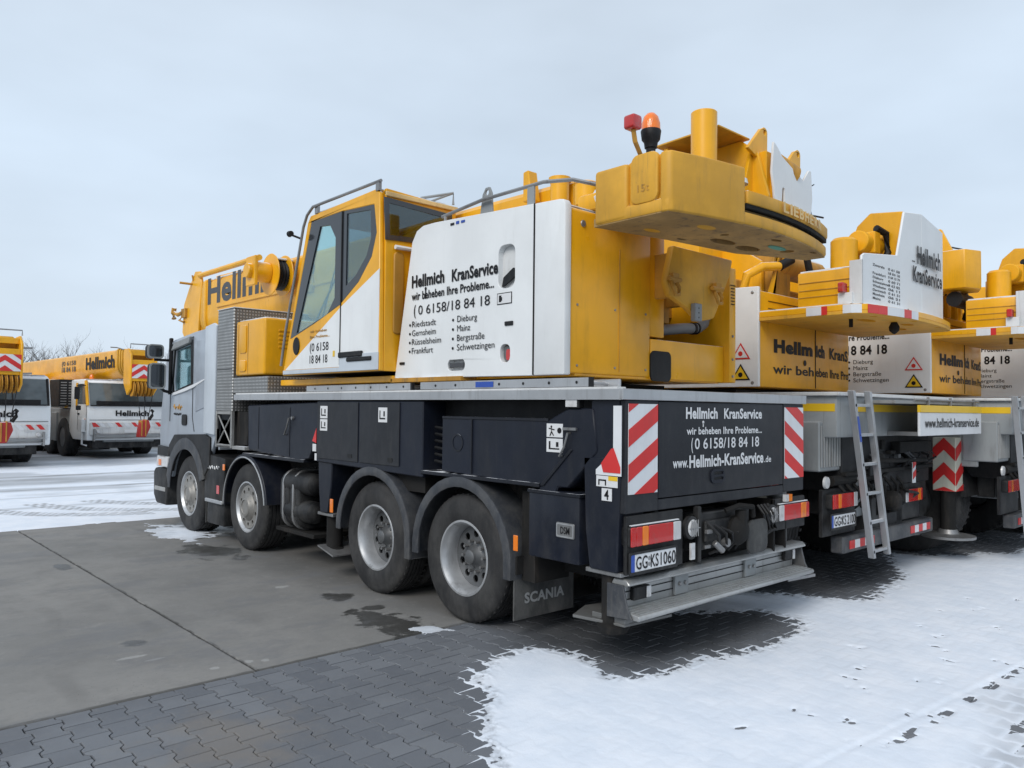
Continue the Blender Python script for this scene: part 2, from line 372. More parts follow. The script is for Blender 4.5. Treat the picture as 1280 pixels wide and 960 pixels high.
# text
def _tmesh(body, off):
    cu = bpy.data.curves.new('t', 'FONT'); cu.body = body; cu.size = 1; cu.offset = off; cu.space_character = 1+off*1.3; cu.resolution_u = 3
    ob = bpy.data.objects.new('t', cu); COL.objects.link(ob); dg = bpy.context.evaluated_depsgraph_get(); dg.update()
    me = bpy.data.meshes.new_from_object(ob.evaluated_get(dg)); bpy.data.objects.remove(ob); bpy.data.curves.remove(cu)
    n = len(me.vertices); co = np.empty(n*3); me.vertices.foreach_get('co', co); return me, co.reshape(-1, 3)
_me, _co = _tmesh('H', 0); CAP = _co[:, 1].max()
def T(body, pos, right, up, w, h, mat, parent, off=.02, name='lettering', shear=0):
    me, co = _tmesh(body, off); x0, x1 = co[:, 0].min(), co[:, 0].max(); sx = w/(x1-x0); sy = h/CAP
    R_ = np.array(Vector(right).normalized()); U_ = np.array(Vector(up).normalized())
    xx = (co[:, 0]-x0)*sx; yy = co[:, 1]*sy; xx = xx+shear*yy
    P3 = np.array(pos)-np.array(O)+np.outer(xx, R_)+np.outer(yy, U_)
    me.vertices.foreach_set('co', P3.ravel()); me.materials.clear(); me.materials.append(MT[mat]); me.update(); me.name = name
    o = bpy.data.objects.new(name, me); COL.objects.link(o)
    if parent is not None: o.parent = parent
    return o
LFT = ((0, -1, 0), (0, 0, 1)); REAR = ((1, 0, 0), (0, 0, 1))

def fbm(x, y, sc, oct=4, seed=0):
    t = np.zeros_like(x); amp = 1; tot = 0; rs = np.random.RandomState(seed)
    for o_ in range(oct):
        g = rs.rand(256, 256); px = x*sc+37.3*o_; py = y*sc+11.7*o_
        ix = np.floor(px).astype(int); iy = np.floor(py).astype(int); fx = px-ix; fy = py-iy; fx = fx*fx*(3-2*fx); fy = fy*fy*(3-2*fy)
        a = g[ix % 256, iy % 256]; b = g[(ix+1) % 256, iy % 256]; c = g[ix % 256, (iy+1) % 256]; d = g[(ix+1) % 256, (iy+1) % 256]
        t += amp*((a*(1-fx)+b*fx)*(1-fy)+(c*(1-fx)+d*fx)*fy); tot += amp; amp *= .5; sc *= 2.07
    return t/tot
#GROUND
# ================================================================== ground
O = Vector((0, 0, 0))
P('ground', M().box(-900, 900, -900, 900, -.6, -.16), 'far_ground', kind='structure')
pav = P('paving', M().box(-14, 24, -12, 1.70, -.15, -.024), 'joint_sand', kind='structure')
XJ = -1.76
def slab(x0, x1, y0, y1):
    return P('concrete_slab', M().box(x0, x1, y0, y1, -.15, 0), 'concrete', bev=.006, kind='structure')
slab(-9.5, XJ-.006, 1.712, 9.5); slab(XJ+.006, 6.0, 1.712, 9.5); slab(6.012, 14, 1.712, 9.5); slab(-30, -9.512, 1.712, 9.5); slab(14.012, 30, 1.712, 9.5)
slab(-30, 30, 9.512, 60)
P('slab_joint', M().box(XJ-.006, XJ+.006, 1.70, 9.5, -.14, -.010).box(-14, 24, 1.70, 1.712, -.14, -.014), 'joint_sand', pav, kind='stuff')
# interlocking bone-shaped pavers
AX, BY, GA = .1, .0825, .0125
def paver_shape(g=.0032):
    xs = [(-AX, GA), (-.062, GA), (-.036, -GA), (.036, -GA), (.062, GA), (AX, GA)]
    top = [(min(max(x, -AX+g), AX-g), BY+d-g) for x, d in xs]; bot = [(x, -y) for x, y in reversed(top)]
    return [(y, x) for x, y in top+bot]
pshape = paver_shape(); pin = [(x-(.0035 if x > 0 else -.0035), y*.965) for x, y in pshape]
VX0 = -4.2
def paver_geo(m, cx, cy, dz, tx, ty):
    n = 12; vs = []
    for L, z in ((pin, 0), (pshape, -.0055), (pshape, -.03)):
        for x, y in L: vs.append((cx+x, cy+y, dz+z+tx*x+ty*y))
    fs = [tuple(range(n-1, -1, -1))]
    for k in (0, 1):
        for i in range(n): fs.append((k*n+i, k*n+(i+1) % n, (k+1)*n+(i+1) % n, (k+1)*n+i))
    m.add(vs, fs)
# snow field height over the paving
SX0, SX1, SY0, SY1, ST = -2.2, 10.2, -3.4, 1.40, .0125
poly = [(-2.3,-1.6),(-1.62,-.55),(-1.2,-.02),(-.95,.25),(-.80,.6),(-.42,.93),(-.1,.93),(.16,.80),(.12,.42),(-.04,.10),(.06,-.03),(.88,-.18),(1.45,-.27),(2.08,-.2),(2.33,-.03),(2.3,.3),(2.0,.55),(1.7,.85),(2.51,.93),(3.0,.80),(3.2,.2),(3.5,-.14),(4.2,-.10),(4.8,.06),(5.5,.40),(6.24,.72),(6.7,.2),(7.6,-.36),(8.6,-.3),(9.3,.1),(10,-.3),(12,-.5),(14,-9),(-5,-9)]
gx = np.arange(SX0, SX1, ST); gy = np.arange(SY0, SY1, ST); GX, GY = np.meshgrid(gx, gy)
def sdist(GX, GY, poly):
    d = np.full(GX.shape, 1e9); ins = np.zeros(GX.shape, bool); n = len(poly)
    for i in range(n):
        x0, y0 = poly[i]; x1, y1 = poly[(i+1) % n]; dx, dy = x1-x0, y1-y0
        t = np.clip(((GX-x0)*dx+(GY-y0)*dy)/(dx*dx+dy*dy), 0, 1); d = np.minimum(d, np.hypot(GX-x0-t*dx, GY-y0-t*dy))
        cnd = ((y0 > GY) != (y1 > GY)); xi = (x1-x0)*(GY-y0)/(y1-y0+1e-12)+x0; ins ^= cnd & (GX < xi)
    return np.where(ins, d, -d)
def joint_dist(X_, Y_):
    k = np.floor((X_-VX0+BY)/(2*BY)); best = np.full(X_.shape, 9.)
    for dk in (-1, 0, 1):
        kk = k+dk; cx = VX0+kk*2*BY; sh = np.where(np.mod(kk, 2) == 1, AX, 0); yr = np.mod(1.70-Y_-sh, 2*AX)-AX
        w = -np.clip(np.cos(2*PI*yr/(2*AX))*1.8, -1, 1)*GA
        best = np.minimum(best, np.abs(X_-(cx+BY+w)))
        best = np.where(np.abs(X_-cx) < BY, np.minimum(best, AX-np.abs(yr)), best)
    return best
def snow_height(GX, GY):
    d = sdist(GX, GY, poly)+(fbm(GX, GY, 2.5, 4, 3)-.5)*.22+(fbm(GX, GY, 14, 3, 5)-.5)*.10
    h = np.where(d > -.20, -.0085+.0075*np.clip((d+.20)/.20, 0, 1)+.0095*(1-np.exp(-np.maximum(d, 0)/.12)), -.06)
    h += (fbm(GX, GY, 1.2, 3, 9)-.5)*.004*(d > .2)
    jd = joint_dist(GX, GY); reach = fbm(GX, GY, 4, 3, 15)
    h += .009*np.exp(-(jd/.009)**2)*np.clip((d+.02+.34*(reach-.2))/.15, 0, 1)*np.clip((.16-d)/.1, 0, 1)
    h -= .0016*np.exp(-(jd/.02)**2)*np.clip((d-.2)/.3, 0, 1)
    h += (fbm(GX, GY, 38, 2, 23)-.5)*.012*np.exp(-((d-.03)/.07)**2)
    h += (fbm(GX, GY, 26, 3, 19)-.5)*.0035*np.clip((.25-d)/.2, .25, 1)
    # thin, driven-over strip bottom right
    band = np.clip((-GY-1.72+.10*(GX-1)*(GX < 4)-(fbm(GX, GY, 1.3, 3, 21)-.5)*.5)/.30, 0, 1)
    h -= band*(.0070+.010*(fbm(GX, GY, 11, 4, 12)-.5))
    # a wheel track edge
    tr = np.exp(-((GY+1.66+.05*(GX-.8))/.03)**2)*np.clip((fbm(GX, GY, 10, 4, 8)-.47)*9, 0, 1)*(GX > .2)*(GX < 2.6); h -= tr*.018
    h -= .004*np.exp(-((GY+1.48+.09*(GX+.3))/.018)**2)-.002*np.exp(-((GY+1.44+.09*(GX+.3))/.02)**2)
    rs = np.random.RandomState(4)
    for (x, y) in [(1.17,-1.0),(1.45,-.98),(.98,-1.12),(.85,-1.55),(.35,-1.12),(.45,-1.3),(2.7,-1.05),(2.95,-.88),(2.35,-1.15),(3.6,-.75),(3.3,-1.25),(2.0,-1.35),(.1,-1.45),(-.1,-1.0),(3.9,-1.0),(4.3,-.75),(4.6,-1.1),(1.9,-.75),(1.55,-1.45),(2.3,-1.6)]:
        for k in range(3):
            ax, ay = x+rs.randn()*.04, y+rs.randn()*.04
            a_ = rs.rand()*PI; u_ = (GX-ax)*math.cos(a_)+(GY-ay)*math.sin(a_); v_ = -(GX-ax)*math.sin(a_)+(GY-ay)*math.cos(a_); h -= (.004+.011*rs.rand())*np.exp(-(u_**2/(.012+.008*rs.rand())**2+v_**2/(.022+.018*rs.rand())**2))
    return h, d, band
H, D, BAND = snow_height(GX, GY)
def grid_mesh(name, GX, GY, H, keep, mat, dirt=None, **props):
    idx = -np.ones(GX.shape, int); cell = keep[:-1, :-1] | keep[1:, :-1] | keep[:-1, 1:] | keep[1:, 1:]
    use = np.zeros(GX.shape, bool); use[:-1, :-1] |= cell; use[1:, :-1] |= cell; use[:-1, 1:] |= cell; use[1:, 1:] |= cell
    idx[use] = np.arange(use.sum()); v = np.stack([GX[use], GY[use], H[use]], 1)
    a = idx[:-1, :-1][cell]; b = idx[:-1, 1:][cell]; c = idx[1:, 1:][cell]; d = idx[1:, :-1][cell]
    fcs = np.stack([a, b, c, d], 1); me = bpy.data.meshes.new(name); me.vertices.add(len(v)); me.vertices.foreach_set('co', v.ravel())
    me.loops.add(fcs.size); me.loops.foreach_set('vertex_index', fcs.ravel()); me.polygons.add(len(fcs))
    me.polygons.foreach_set('loop_start', np.arange(len(fcs))*4); me.update(calc_edges=True); me.validate()
    me.polygons.foreach_set('use_smooth', [True]*len(me.polygons))
    at = me.attributes.new('dirt', 'FLOAT', 'POINT'); at.data.foreach_set('value', (dirt[use] if dirt is not None else np.zeros(len(v))).astype(np.float32))
    me.materials.append(MT[mat]); o = bpy.data.objects.new(name, me); COL.objects.link(o)
    for k, q in props.items(): o[k] = q
    return o
JD = joint_dist(GX, GY)
dirt = np.clip(BAND*(1-np.exp(-(JD/.016)**2))*(1.1*fbm(GX, GY, 2.2, 4, 2)-.18), 0, 1)+np.clip(.10-D*.5, 0, .12)+.10*np.exp(-(JD/.012)**2)*np.clip(fbm(GX, GY, 1.5, 3, 33)*2.2-.7, 0, 1)
dirt = np.clip(dirt+np.clip(1-H/.0045, 0, 1)*.45*(D < .35)*(D > 0), 0, 1)
grid_mesh('snow_ground', GX, GY, H, H > -.03, 'snow', dirt, kind='structure')
# place pavers
cands = []; halves = []; k_ = 0
while True:
    xx = VX0+k_*2*BY
    if xx > 9.5: break
    yy = 1.70-AX-(AX if k_ % 2 else 0)
    if k_ % 2 and -4 < xx < 4: halves.append(xx)
    while yy > -4.0:
        q = Vector((xx, yy, 0))-Vector((-4.113, -3.371, 1.79)); z = q.dot(f)
        if z > .5:
            px = 640+973.7*q.dot(r2)/z; py = 480-973.7*q.dot(u2)/z
            if -40 < px < 1320 and py < 1010: cands.append((z, xx, yy))
        yy -= 2*AX
    k_ += 1
xs = np.array([c_[1] for c_ in cands]); ys = np.array([c_[2] for c_ in cands]); ph, pd, pb = snow_height(xs, ys)
cov = pd > .45
order = sorted(range(len(cands)), key=lambda i: (bool(cov[i]), cands[i][0]))
rest = M(); nrest = 0
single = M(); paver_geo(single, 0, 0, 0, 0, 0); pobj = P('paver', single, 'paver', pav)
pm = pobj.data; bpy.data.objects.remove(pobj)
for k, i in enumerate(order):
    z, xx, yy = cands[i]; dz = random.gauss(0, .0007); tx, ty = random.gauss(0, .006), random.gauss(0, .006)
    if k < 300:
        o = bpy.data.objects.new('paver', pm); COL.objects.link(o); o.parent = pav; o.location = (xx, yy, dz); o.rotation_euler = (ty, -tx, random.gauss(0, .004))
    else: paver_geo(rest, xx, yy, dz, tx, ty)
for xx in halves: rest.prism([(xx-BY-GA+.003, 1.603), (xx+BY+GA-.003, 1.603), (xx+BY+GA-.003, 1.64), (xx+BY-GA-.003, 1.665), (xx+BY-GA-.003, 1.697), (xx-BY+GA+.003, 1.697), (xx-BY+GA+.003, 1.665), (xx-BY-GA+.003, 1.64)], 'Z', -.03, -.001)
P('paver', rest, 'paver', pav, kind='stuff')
# small snow remnants on the concrete
def patch(name, polyp, x0, x1, y0, y1, st, thick, seed, mat='snow', amp=.3, thr=0.0):
    gx = np.arange(x0, x1, st); gy = np.arange(y0, y1, st); X_, Y_ = np.meshgrid(gx, gy)
    d = sdist(X_, Y_, polyp)+(fbm(X_, Y_, 3, 4, seed)-.5)*amp+(fbm(X_, Y_, 12, 3, seed+1)-.5)*amp*.6
    h = np.where(d > thr, .0005+thick*(1-np.exp(-(d-thr)/.1)), -.02)
    return grid_mesh(name, X_, Y_, h, h > 0, mat, np.clip(.45-d*1.5, 0, .6), kind='stuff', label='thin remnant of half melted snow lying on the bare concrete', category='snow')
def tagk(o, label, cat):
    o['label'] = label; o['category'] = cat; return o
tagk(patch('snow_patch', [(-.15,8.9),(.3,8.3),(.4,7.9),(.1,7.3),(-.25,6.9),(-.38,7.5),(-.3,8.3)], -1, 1, 6.3, 9.4, .02, .006, 31, amp=.5), 'patch of half melted snow on the concrete before the front wheels', 'snow')
tagk(patch('snow_patch', [(-.40,1.66),(-.12,1.60),(-.2,1.80),(-.36,1.86)], -.8, .3, 1.3, 2.1, .01, .005, 41, amp=.16), 'tiny snow remnant at the concrete edge by the rear wheel', 'snow')
# far snow with tyre tracks
gx = np.arange(-12, 16, .07); gy = np.arange(9.4, 30, .07); X_, Y_ = np.meshgrid(gx, gy)
edge = Y_-9.45-(fbm(X_, Y_, 1.2, 4, 50)-.5)*.25-np.clip((X_-.1), 0, 1)*-.2
d = np.minimum(edge, 3)
drt = np.zeros_like(X_)
def track(c, w, a, ax=X_, wav=.3):
    q = Y_-(c+.02*(X_)+wav*(fbm(X_, Y_*.1, .15, 2, int(c*7))-.5)); return a*np.exp(-np.abs(q/w)**4)
for c_, w_, a_ in ((12.1, .14, .6), (13.7, .12, .5), (15.3, .16, 1), (17.3, 1.0, .85), (18.6, .25, .9), (22.5, 1.2, .6), (25.5, 1.6, 1), (28.5, 1.5, 1)): drt = np.maximum(drt, track(c_, w_, a_))
drt *= .55+.9*(fbm(X_, Y_, 1.4, 4, 60)-.2)
drt = np.maximum(drt, np.clip((fbm(X_*.4, Y_, .8, 4, 61)-.56)*5, 0, .5))
# curved tread marks
for (cx, cy, R_, n_) in ((.9, 12.9, 2.6, 6), (1.9, 13.0, 2.7, 6), (2.6, 13.4, 2.6, 5)):
    rr = np.hypot(X_-cx, (Y_-cy)*1.0); msk = (rr > R_) & (rr < R_+.4) & (Y_ < 12.6) & (X_ < cx-.6)
    drt = np.where(msk, np.maximum(drt, .75*(np.sin((rr-R_)*2*PI/.14) > .1)+.1), drt)
drt = np.clip(drt, 0, 1)
h = np.where(d > 0, .002+.012*(1-np.exp(-d/.2))-drt*.006, -.03)
grid_mesh('snow_ground', X_, Y_, h, h > -.01, 'snow', drt, kind='structure')
#TRUCK
# ================================================================== wheels
R0 = .533
def tyre(m, cx, cy, cz, W_, R_, Rr, sgn, n=48):
    # cx = outer face x, sgn +1 => body extends to +x
    p = [(.055, Rr), (.018, Rr+.01), (.006, Rr+.045), (0, Rr+.09), (.004, R_-.085), (.012, R_-.06), (.012, R_-.045), (.03, R_-.012), (.05, R_)]
    t0 = .05; tw = W_-.1
    for g in (.2, .4, .6, .8):
        a = t0+tw*g; p += [(a-.008, R_), (a-.005, R_-.014), (a+.005, R_-.014), (a+.008, R_)]
    p += [(W_-.05, R_), (W_-.02, R_-.02), (W_, Rr+.08), (W_-.04, Rr)]
    m.ring([(sgn*a, b) for a, b in p], (cx, cy, cz), 'X', n)
    for i in range(n):   # shoulder lugs
        a = 2*PI*(i+.25)/n; c_, s_ = math.cos(a), math.sin(a); da = .045
        for xo in (.022, W_-.05):
            vs = []
            for (rr, dx) in ((R_-.05, 0), (R_+.004, .028 if xo < .1 else 0)):
                for aa in (a-da/2, a+da/2):
                    for ex in (0, 1):
                        X0 = xo+(dx if ex == 0 else 0)+(.045 if ex else 0)
                        vs.append((cx+sgn*X0, cy+rr*math.cos(aa), cz+rr*math.sin(aa)))
            m.add(vs, [(0,1,3,2),(4,5,7,6),(0,1,5,4),(2,3,7,6),(0,2,6,4),(1,3,7,5)])
def wheel(par, x, y, sgn, W_=.3, deep=True, R_=R0, Rr=.30, detail=True):
    m = M(); tyre(m, x, y, R_, W_, R_, Rr, sgn)
    w = P('wheel', m, 'rubber', par, smooth=40)
    if not detail:
        P('rim', M().lathe([(sgn*.03, Rr+.012), (sgn*.03, Rr-.02), (sgn*.12, Rr-.05), (sgn*.13, .0)], (x, y, R_), 'X', 24), 'rim_inner', w); return w
    dd = .155 if deep else .035
    m = M().ring([(sgn*.022, Rr+.022), (sgn*.012, Rr+.016), (sgn*.012, Rr), (sgn*.03, Rr-.012), (sgn*.06, Rr-.03), (sgn*dd+sgn*.02, Rr-.045), (sgn*.26, Rr-.04), (sgn*.26, Rr+.01), (sgn*.06, Rr+.01)], (x, y, R_), 'X', 48)
    P('rim', m, 'rim', w)
    hr = .033 if deep else .024; hc = .190 if deep else .215; nh = 10
    holes = [circ(y+hc*math.cos(2*PI*(i+.5)/nh), R_+hc*math.sin(2*PI*(i+.5)/nh), hr, 10) for i in range(nh)]
    xd = x+sgn*dd
    m = M().holed(circ(y, R_, Rr-.035, 48), holes, 'X', xd, xd+sgn*.014)
    P('wheel_disc', m, 'rim_inner' if deep else 'rim_dirty', w)
    m = M().lathe([(sgn*.06, Rr-.05), (sgn*.061, 0)], (xd, y, R_), 'X', 24); P('brake_drum', m, 'black', w)
    if deep: m = M().lathe([(-sgn*.0, .11), (-sgn*.006, .095), (-sgn*.02, .085), (-sgn*.05, .065), (-sgn*.075, .06), (-sgn*.085, .045), (-sgn*.085, 0)], (xd, y, R_), 'X', 28)
    else: m = M().lathe([(0, .175), (-sgn*.02, .16), (-sgn*.035, .125), (-sgn*.05, .115), (-sgn*.055, .09), (-sgn*.045, .085), (-sgn*.045, 0)], (xd, y, R_), 'X', 28)
    P('hub', m, 'rim_inner' if deep else 'rim_dirty', w)
    m = M()
    for i in range(10):
        a = 2*PI*i/10; m.cyl((xd-sgn*.045 if deep else xd-sgn*.03, y+.13*math.cos(a), R_+.13*math.sin(a)), (xd+sgn*.005, y+.13*math.cos(a), R_+.13*math.sin(a)), .014, n=6)
    P('wheel_nuts', m, 'steel', w)
    return w
def arch_band(m, y, z, r0, x0, x1, a0, a1, th=.02, lip=.07, tail=(0, 0), n=18):
    # mudguard: outer sheet plus outer face lip (at x0)
    pts = [(y+r0*math.cos(a0+(a1-a0)*i/n), z+r0*math.sin(a0+(a1-a0)*i/n), a0+(a1-a0)*i/n) for i in range(n+1)]
    out_ = [(p_[0], p_[1]) for p_ in pts]; inn = [(y+(r0-lip)*math.cos(p_[2]), z+(r0-lip)*math.sin(p_[2])) for p_ in pts]
    inn2 = [(y+(r0-th)*math.cos(p_[2]), z+(r0-th)*math.sin(p_[2])) for p_ in pts]
    if tail[0]: out_ = [(out_[0][0], tail[0])]+out_; inn = [(inn[0][0]+.0, tail[0])]+inn; inn2 = [(inn2[0][0], tail[0])]+inn2
    if tail[1]: out_ += [(out_[-1][0]-.0, tail[1])]; inn += [(inn[-1][0], tail[1])]; inn2 += [(inn2[-1][0], tail[1])]
    m.prism(out_+inn[::-1], 'X', x0, x0+math.copysign(.02, x1-x0)); m.prism(out_+inn2[::-1], 'X', x0+math.copysign(.02, x1-x0), x1)
# ================================================================== main truck crane
TR = thing('truck_crane', 'large yellow and white crane on a silver lorry with black body, nearest in the yard', 'crane truck', (1.27, 4.5, 0))
A = [1.749, 3.099, 6.038, 7.978]
wheel(TR, .04, A[0], 1); wheel(TR, .04, A[1], 1); wheel(TR, .05, A[2], 1, .36, False); wheel(TR, .05, A[3], 1, .36, False)
for a_ in A[:2]:
    wheel(TR, .36, a_, 1, detail=False); wheel(TR, 2.51, a_, -1, detail=False); wheel(TR, 2.19, a_, -1, detail=False)
for a_ in A[2:]: wheel(TR, 2.50, a_, -1, .36, detail=False)
m = M()
for a_ in A: m.cyl((.4, a_, R0), (2.15, a_, R0), .075, n=10); m.lathe([(-.2, .08), (-.12, .2), (0, .23), (.12, .2), (.2, .08)], (1.27, a_, R0), 'X', 16)
P('axle', m, 'grime', TR)
m = M()
for x_ in (.86, 1.60): m.box(x_, x_+.08, .12, 8.9, .72, 1.02)
for y_ in (.3, 1.1, 2.4, 3.8, 5.1, 6.9, 8.3): m.box(.9, 1.64, y_, y_+.1, .75, 1.0)
m.box(.3, 2.2, .35, 4.2, 1.02, 1.2); m.box(.45, 2.1, 4.2, 6.3, .95, 1.75)
for a_ in A[:2]:
    for x_ in (.68, 1.8): m.prism([(a_-.55, .95), (a_-.5, .75), (a_, .66), (a_+.5, .75), (a_+.55, .95)], 'X', x_, x_+.08)
P('chassis_frame', m, 'grime', TR, bev=.006)
# deck
m = M().box(.0, 2.55, .0, 6.35, 1.885, 1.93); P('deck_plate', m, 'aluminium_dirty', TR, bev=.004)
P('deck_edge', M().box(-.012, .0, .02, 6.33, 1.862, 1.935).box(-.012, 2.562, -.012, .02, 1.862, 1.937), 'aluminium', TR, bev=.003)
P('deck_edge_cap', M().box(.0, .10, .05, 6.3, 1.932, 1.950), 'white_dirty', TR, bev=.004)
# mudguards rear
for a_ in A[:2]:
    tl = (.50, .46) if a_ == A[0] else (.55, .42)
    m = M(); arch_band(m, a_, R0+.03, .655, -.005, .62, -.10 if a_ == A[0] else .12, PI+(.05 if a_ == A[1] else -.12), lip=.085, tail=(tl[0], tl[1]), th=.02)
    P('mudguard', m, 'mudguard', TR, bev=.008, seg=2)
P('side_marker', M().box(-.015, -.005, 1.01, 1.06, .70, .82), 'lens_orange', TR, bev=.004)
P('side_marker', M().box(-.015, -.003, 3.80, 3.86, .70, .84), 'lens_orange', TR, bev=.004)
fl = P('mudflap', M().box(.04, .72, 1.10, 1.115, .14, .52), 'flap', TR, bev=.004)
T('SCANIA', (.15, 1.096, .265), *REAR, .45, .075, 'alu_clean', fl, .035)
P('mudflap_bracket', M().box(.05, .70, 1.08, 1.13, .50, .64), 'grime', TR)
m = M().box(.04, .62, 2.0, 2.3, .45, .5)
# second & first axle guards
m = M(); arch_band(m, A[2], R0+.02, .64, .02, .5, -.02, PI-.1, lip=.05, tail=(.5, 0)); g = P('mudguard', m, 'navy', TR, bev=.006)
m = M(); 
pts = [(A[2]+.60*math.cos(a), R0+.02+.60*math.sin(a)) for a in np.linspace(-.05, PI-.1, 24)]
m.tube([(.012, p_[0], p_[1]) for p_ in pts], .010, 6); P('chrome_trim', m, 'aluminium', g)
m = M(); arch_band(m, A[3], R0+.05, .745, -.012, .55, -.02, PI-.28, lip=.165); P('mudguard', m, 'mudguard', TR, bev=.01, seg=2)
# black step box between front axles
st = P('step_box', M().prism([(7.30, .50), (6.66, .50), (6.62, 1.10), (7.20, 1.14), (7.30, 1.05)], 'X', .015, .5), 'black', TR, bev=.02, seg=2)
P('chrome_script', M().tube([(.010, 7.20-.022*k, .96+.022*math.sin(k*1.8)+.0005*k) for k in range(20)], .009, 4), 'aluminium', st)
P('step_tread', M().box(-.005, .1, 6.66, 7.22, .50, .545), 'aluminium', st, bev=.008)
P('reflector', M().box(.008, .014, 6.78, 6.86, .63, .74), 'lens_red', st)
P('side_marker', M().box(.0, .014, 6.60, 6.66, .95, 1.03), 'lens_orange', TR, bev=.004)
P('mudflap', M().box(.05, .45, 7.30, 7.315, .20, .55), 'flap', TR)
P('step_lower', M().box(.05, .3, 6.70, 7.28, .20, .50), 'black', TR, bev=.03, seg=2)
# fuel tank + air tanks + battery
m = M()
for y_ in (5.14, 5.02, 4.90, 4.78): m.prism([(x_, z_) for x_, z_ in rrect(.06, .62, .40, 1.06, .16, 5)], 'Y', y_, y_-.10)
tk = P('fuel_tank', m, 'black', TR, bev=.03, seg=3)
m = M()
for y_ in (5.03, 4.79): m.prism(rrect(.045, .63, .385, 1.075, .17, 5), 'Y', y_-.01, y_+.025)
P('tank_strap', m, 'steel', tk, bev=.004)
for z_ in (.92, .61): P('air_tank', M().lathe([(.0, 0), (.012, .07), (.05, .115), (.1, .125), (.6, .125)], (.17, 4.42, z_), 'Y', 24), 'black', TR)
P('tank_bracket', M().box(.1, .6, 4.4, 5.3, .34, .385).box(.25, .35, 4.25, 4.35, .4, 1.1), 'grime', TR, bev=.005)
# front section of body (behind headboard)
m = M().prism([(5.99, 1.80), (5.96, 1.25), (4.60, 1.19), (4.40, 1.22), (4.22, 1.50), (4.20, 1.84), (4.35, 1.84)], 'X', .03, .25)
fb = P('front_outrigger_box', m, 'navy', TR, bev=.012)
P('box_seam', M().box(.026, .031, 5.67, 5.675, 1.27, 1.78).box(.026, .031, 4.86, 4.866, 1.22, 1.78), 'black', fb)
P('pull_handle', M().tube([(.03, 4.85, 1.66), (.0, 4.84, 1.66), (.0, 4.88, 1.56), (.0, 4.94, 1.47), (.03, 4.95, 1.47)], .009, 6).cyl((.03, 4.78, 1.66), (.005, 4.78, 1.66), .02, n=10), 'steel', fb)
P('front_outrigger_sill', M().box(.015, .3, 4.5, 6.1, 1.17, 1.205), 'navy_top', TR, bev=.006)
# outrigger legs (front, rear)
def leg(y0, y1, zt, zb, rear=False):
    m = M().prism([(y0, zt), (y0+.02, .95), (y0+.08 if not rear else y0+.03, zb+.12), (y1-.06, zb+.12), (y1-.02, .95), (y1, zt)], 'X', .02 if rear else .03, .30)
    o = P('outrigger_leg', m, 'navy', TR, bev=.01); cy = (y0+y1)/2
    P('leg_cylinder', M().cyl((.16, cy, zb+.13), (.16, cy, .30), .085, n=20), 'grime', o)
    P('leg_collar', M().box(.04, .30, cy-.16, cy+.16, zb+.09, zb+.12), 'steel', o, bev=.004)
    P('outrigger_foot', M().lathe([(0, .10), (.05, .12), (.08, .06)], (.16, cy, .24), 'Z', 20), 'grime', o)
    return o
o = leg(3.90, 4.20, 1.25, .55)
P('foot_plate', M().add([(-.0,4.12,.33),(-.0,3.80,.26),(.45,3.80,.26),(.45,4.12,.33),(-.0,4.12,.315),(-.0,3.80,.245),(.45,3.80,.245),(.45,4.12,.315)], [(0,1,2,3),(7,6,5,4),(0,4,5,1),(1,5,6,2),(2,6,7,3),(3,7,4,0)]), 'steel', TR)
P('hazard_triangle', M().prism([(4.32, 1.42), (4.235, 1.56), (4.235, 1.40)], 'X', .020, .026), 'red', fb)
P('sticker', M().box(.020, .026, 4.235, 4.31, 1.31, 1.39).box(.020, .026, 4.215, 4.26, 1.215, 1.29), 'letter_white', fb)
# cupboard with two doors
cb = P('storage_cupboard', M().prism([(4.20, 1.855), (2.28, 1.855), (2.28, 1.17), (4.20, 1.205)], 'X', .005, .5), 'navy', TR, bev=.010)
for y0, y1 in ((3.355, 4.17), (2.635, 3.325)):
    dr = P('cupboard_door', M().box(-.006, .004, y0, y1, 1.245, 1.84), 'panel', cb, bev=.004)
    P('door_lock', M().prism(rrect(y0+.10, y0+.18, 1.28, 1.32, .012), 'X', -.010, -.006), 'black', dr)
def pict(x, y1, z1, w, h, par, kind=0):
    s_ = P('sticker', M().box(x-.003, x, y1-w, y1, z1-h, z1), 'letter_white', par)
    m = M(); X_ = x-.005
    if kind == 0:
        m.box(X_, X_+.001, y1-w*.25, y1-w*.15, z1-h*.8, z1-h*.2).box(X_, X_+.001, y1-w*.8, y1-w*.25, z1-h*.80, z1-h*.70).box(X_, X_+.001, y1-w*.75, y1-w*.6, z1-h*.6, z1-h*.25)
    else:
        m.prism(circ(y1-w*.3, z1-h*.22, h*.09, 8), 'X', X_, X_+.001); m.tube([(X_, y1-w*.3, z1-h*.3), (X_, y1-w*.32, z1-h*.6), (X_, y1-w*.22, z1-h*.9)], h*.045, 5); m.tube([(X_, y1-w*.32, z1-h*.6), (X_, y1-w*.45, z1-h*.88)], h*.045, 5); m.tube([(X_, y1-w*.15, z1-h*.35), (X_, y1-w*.5, z1-h*.45)], h*.04, 5)
        m.prism(circ(y1-w*.8, z1-h*.5, h*.22, 12), 'X', X_, X_+.001)
    P('pictogram', m, 'letter_black', s_)
    return s_
pict(-.007, 4.10, 1.80, .15, .13, cb, 0); pict(-.007, 4.10, 1.66, .15, .12, cb, 0); pict(-.007, 2.98, 1.79, .15, .14, cb, 0)
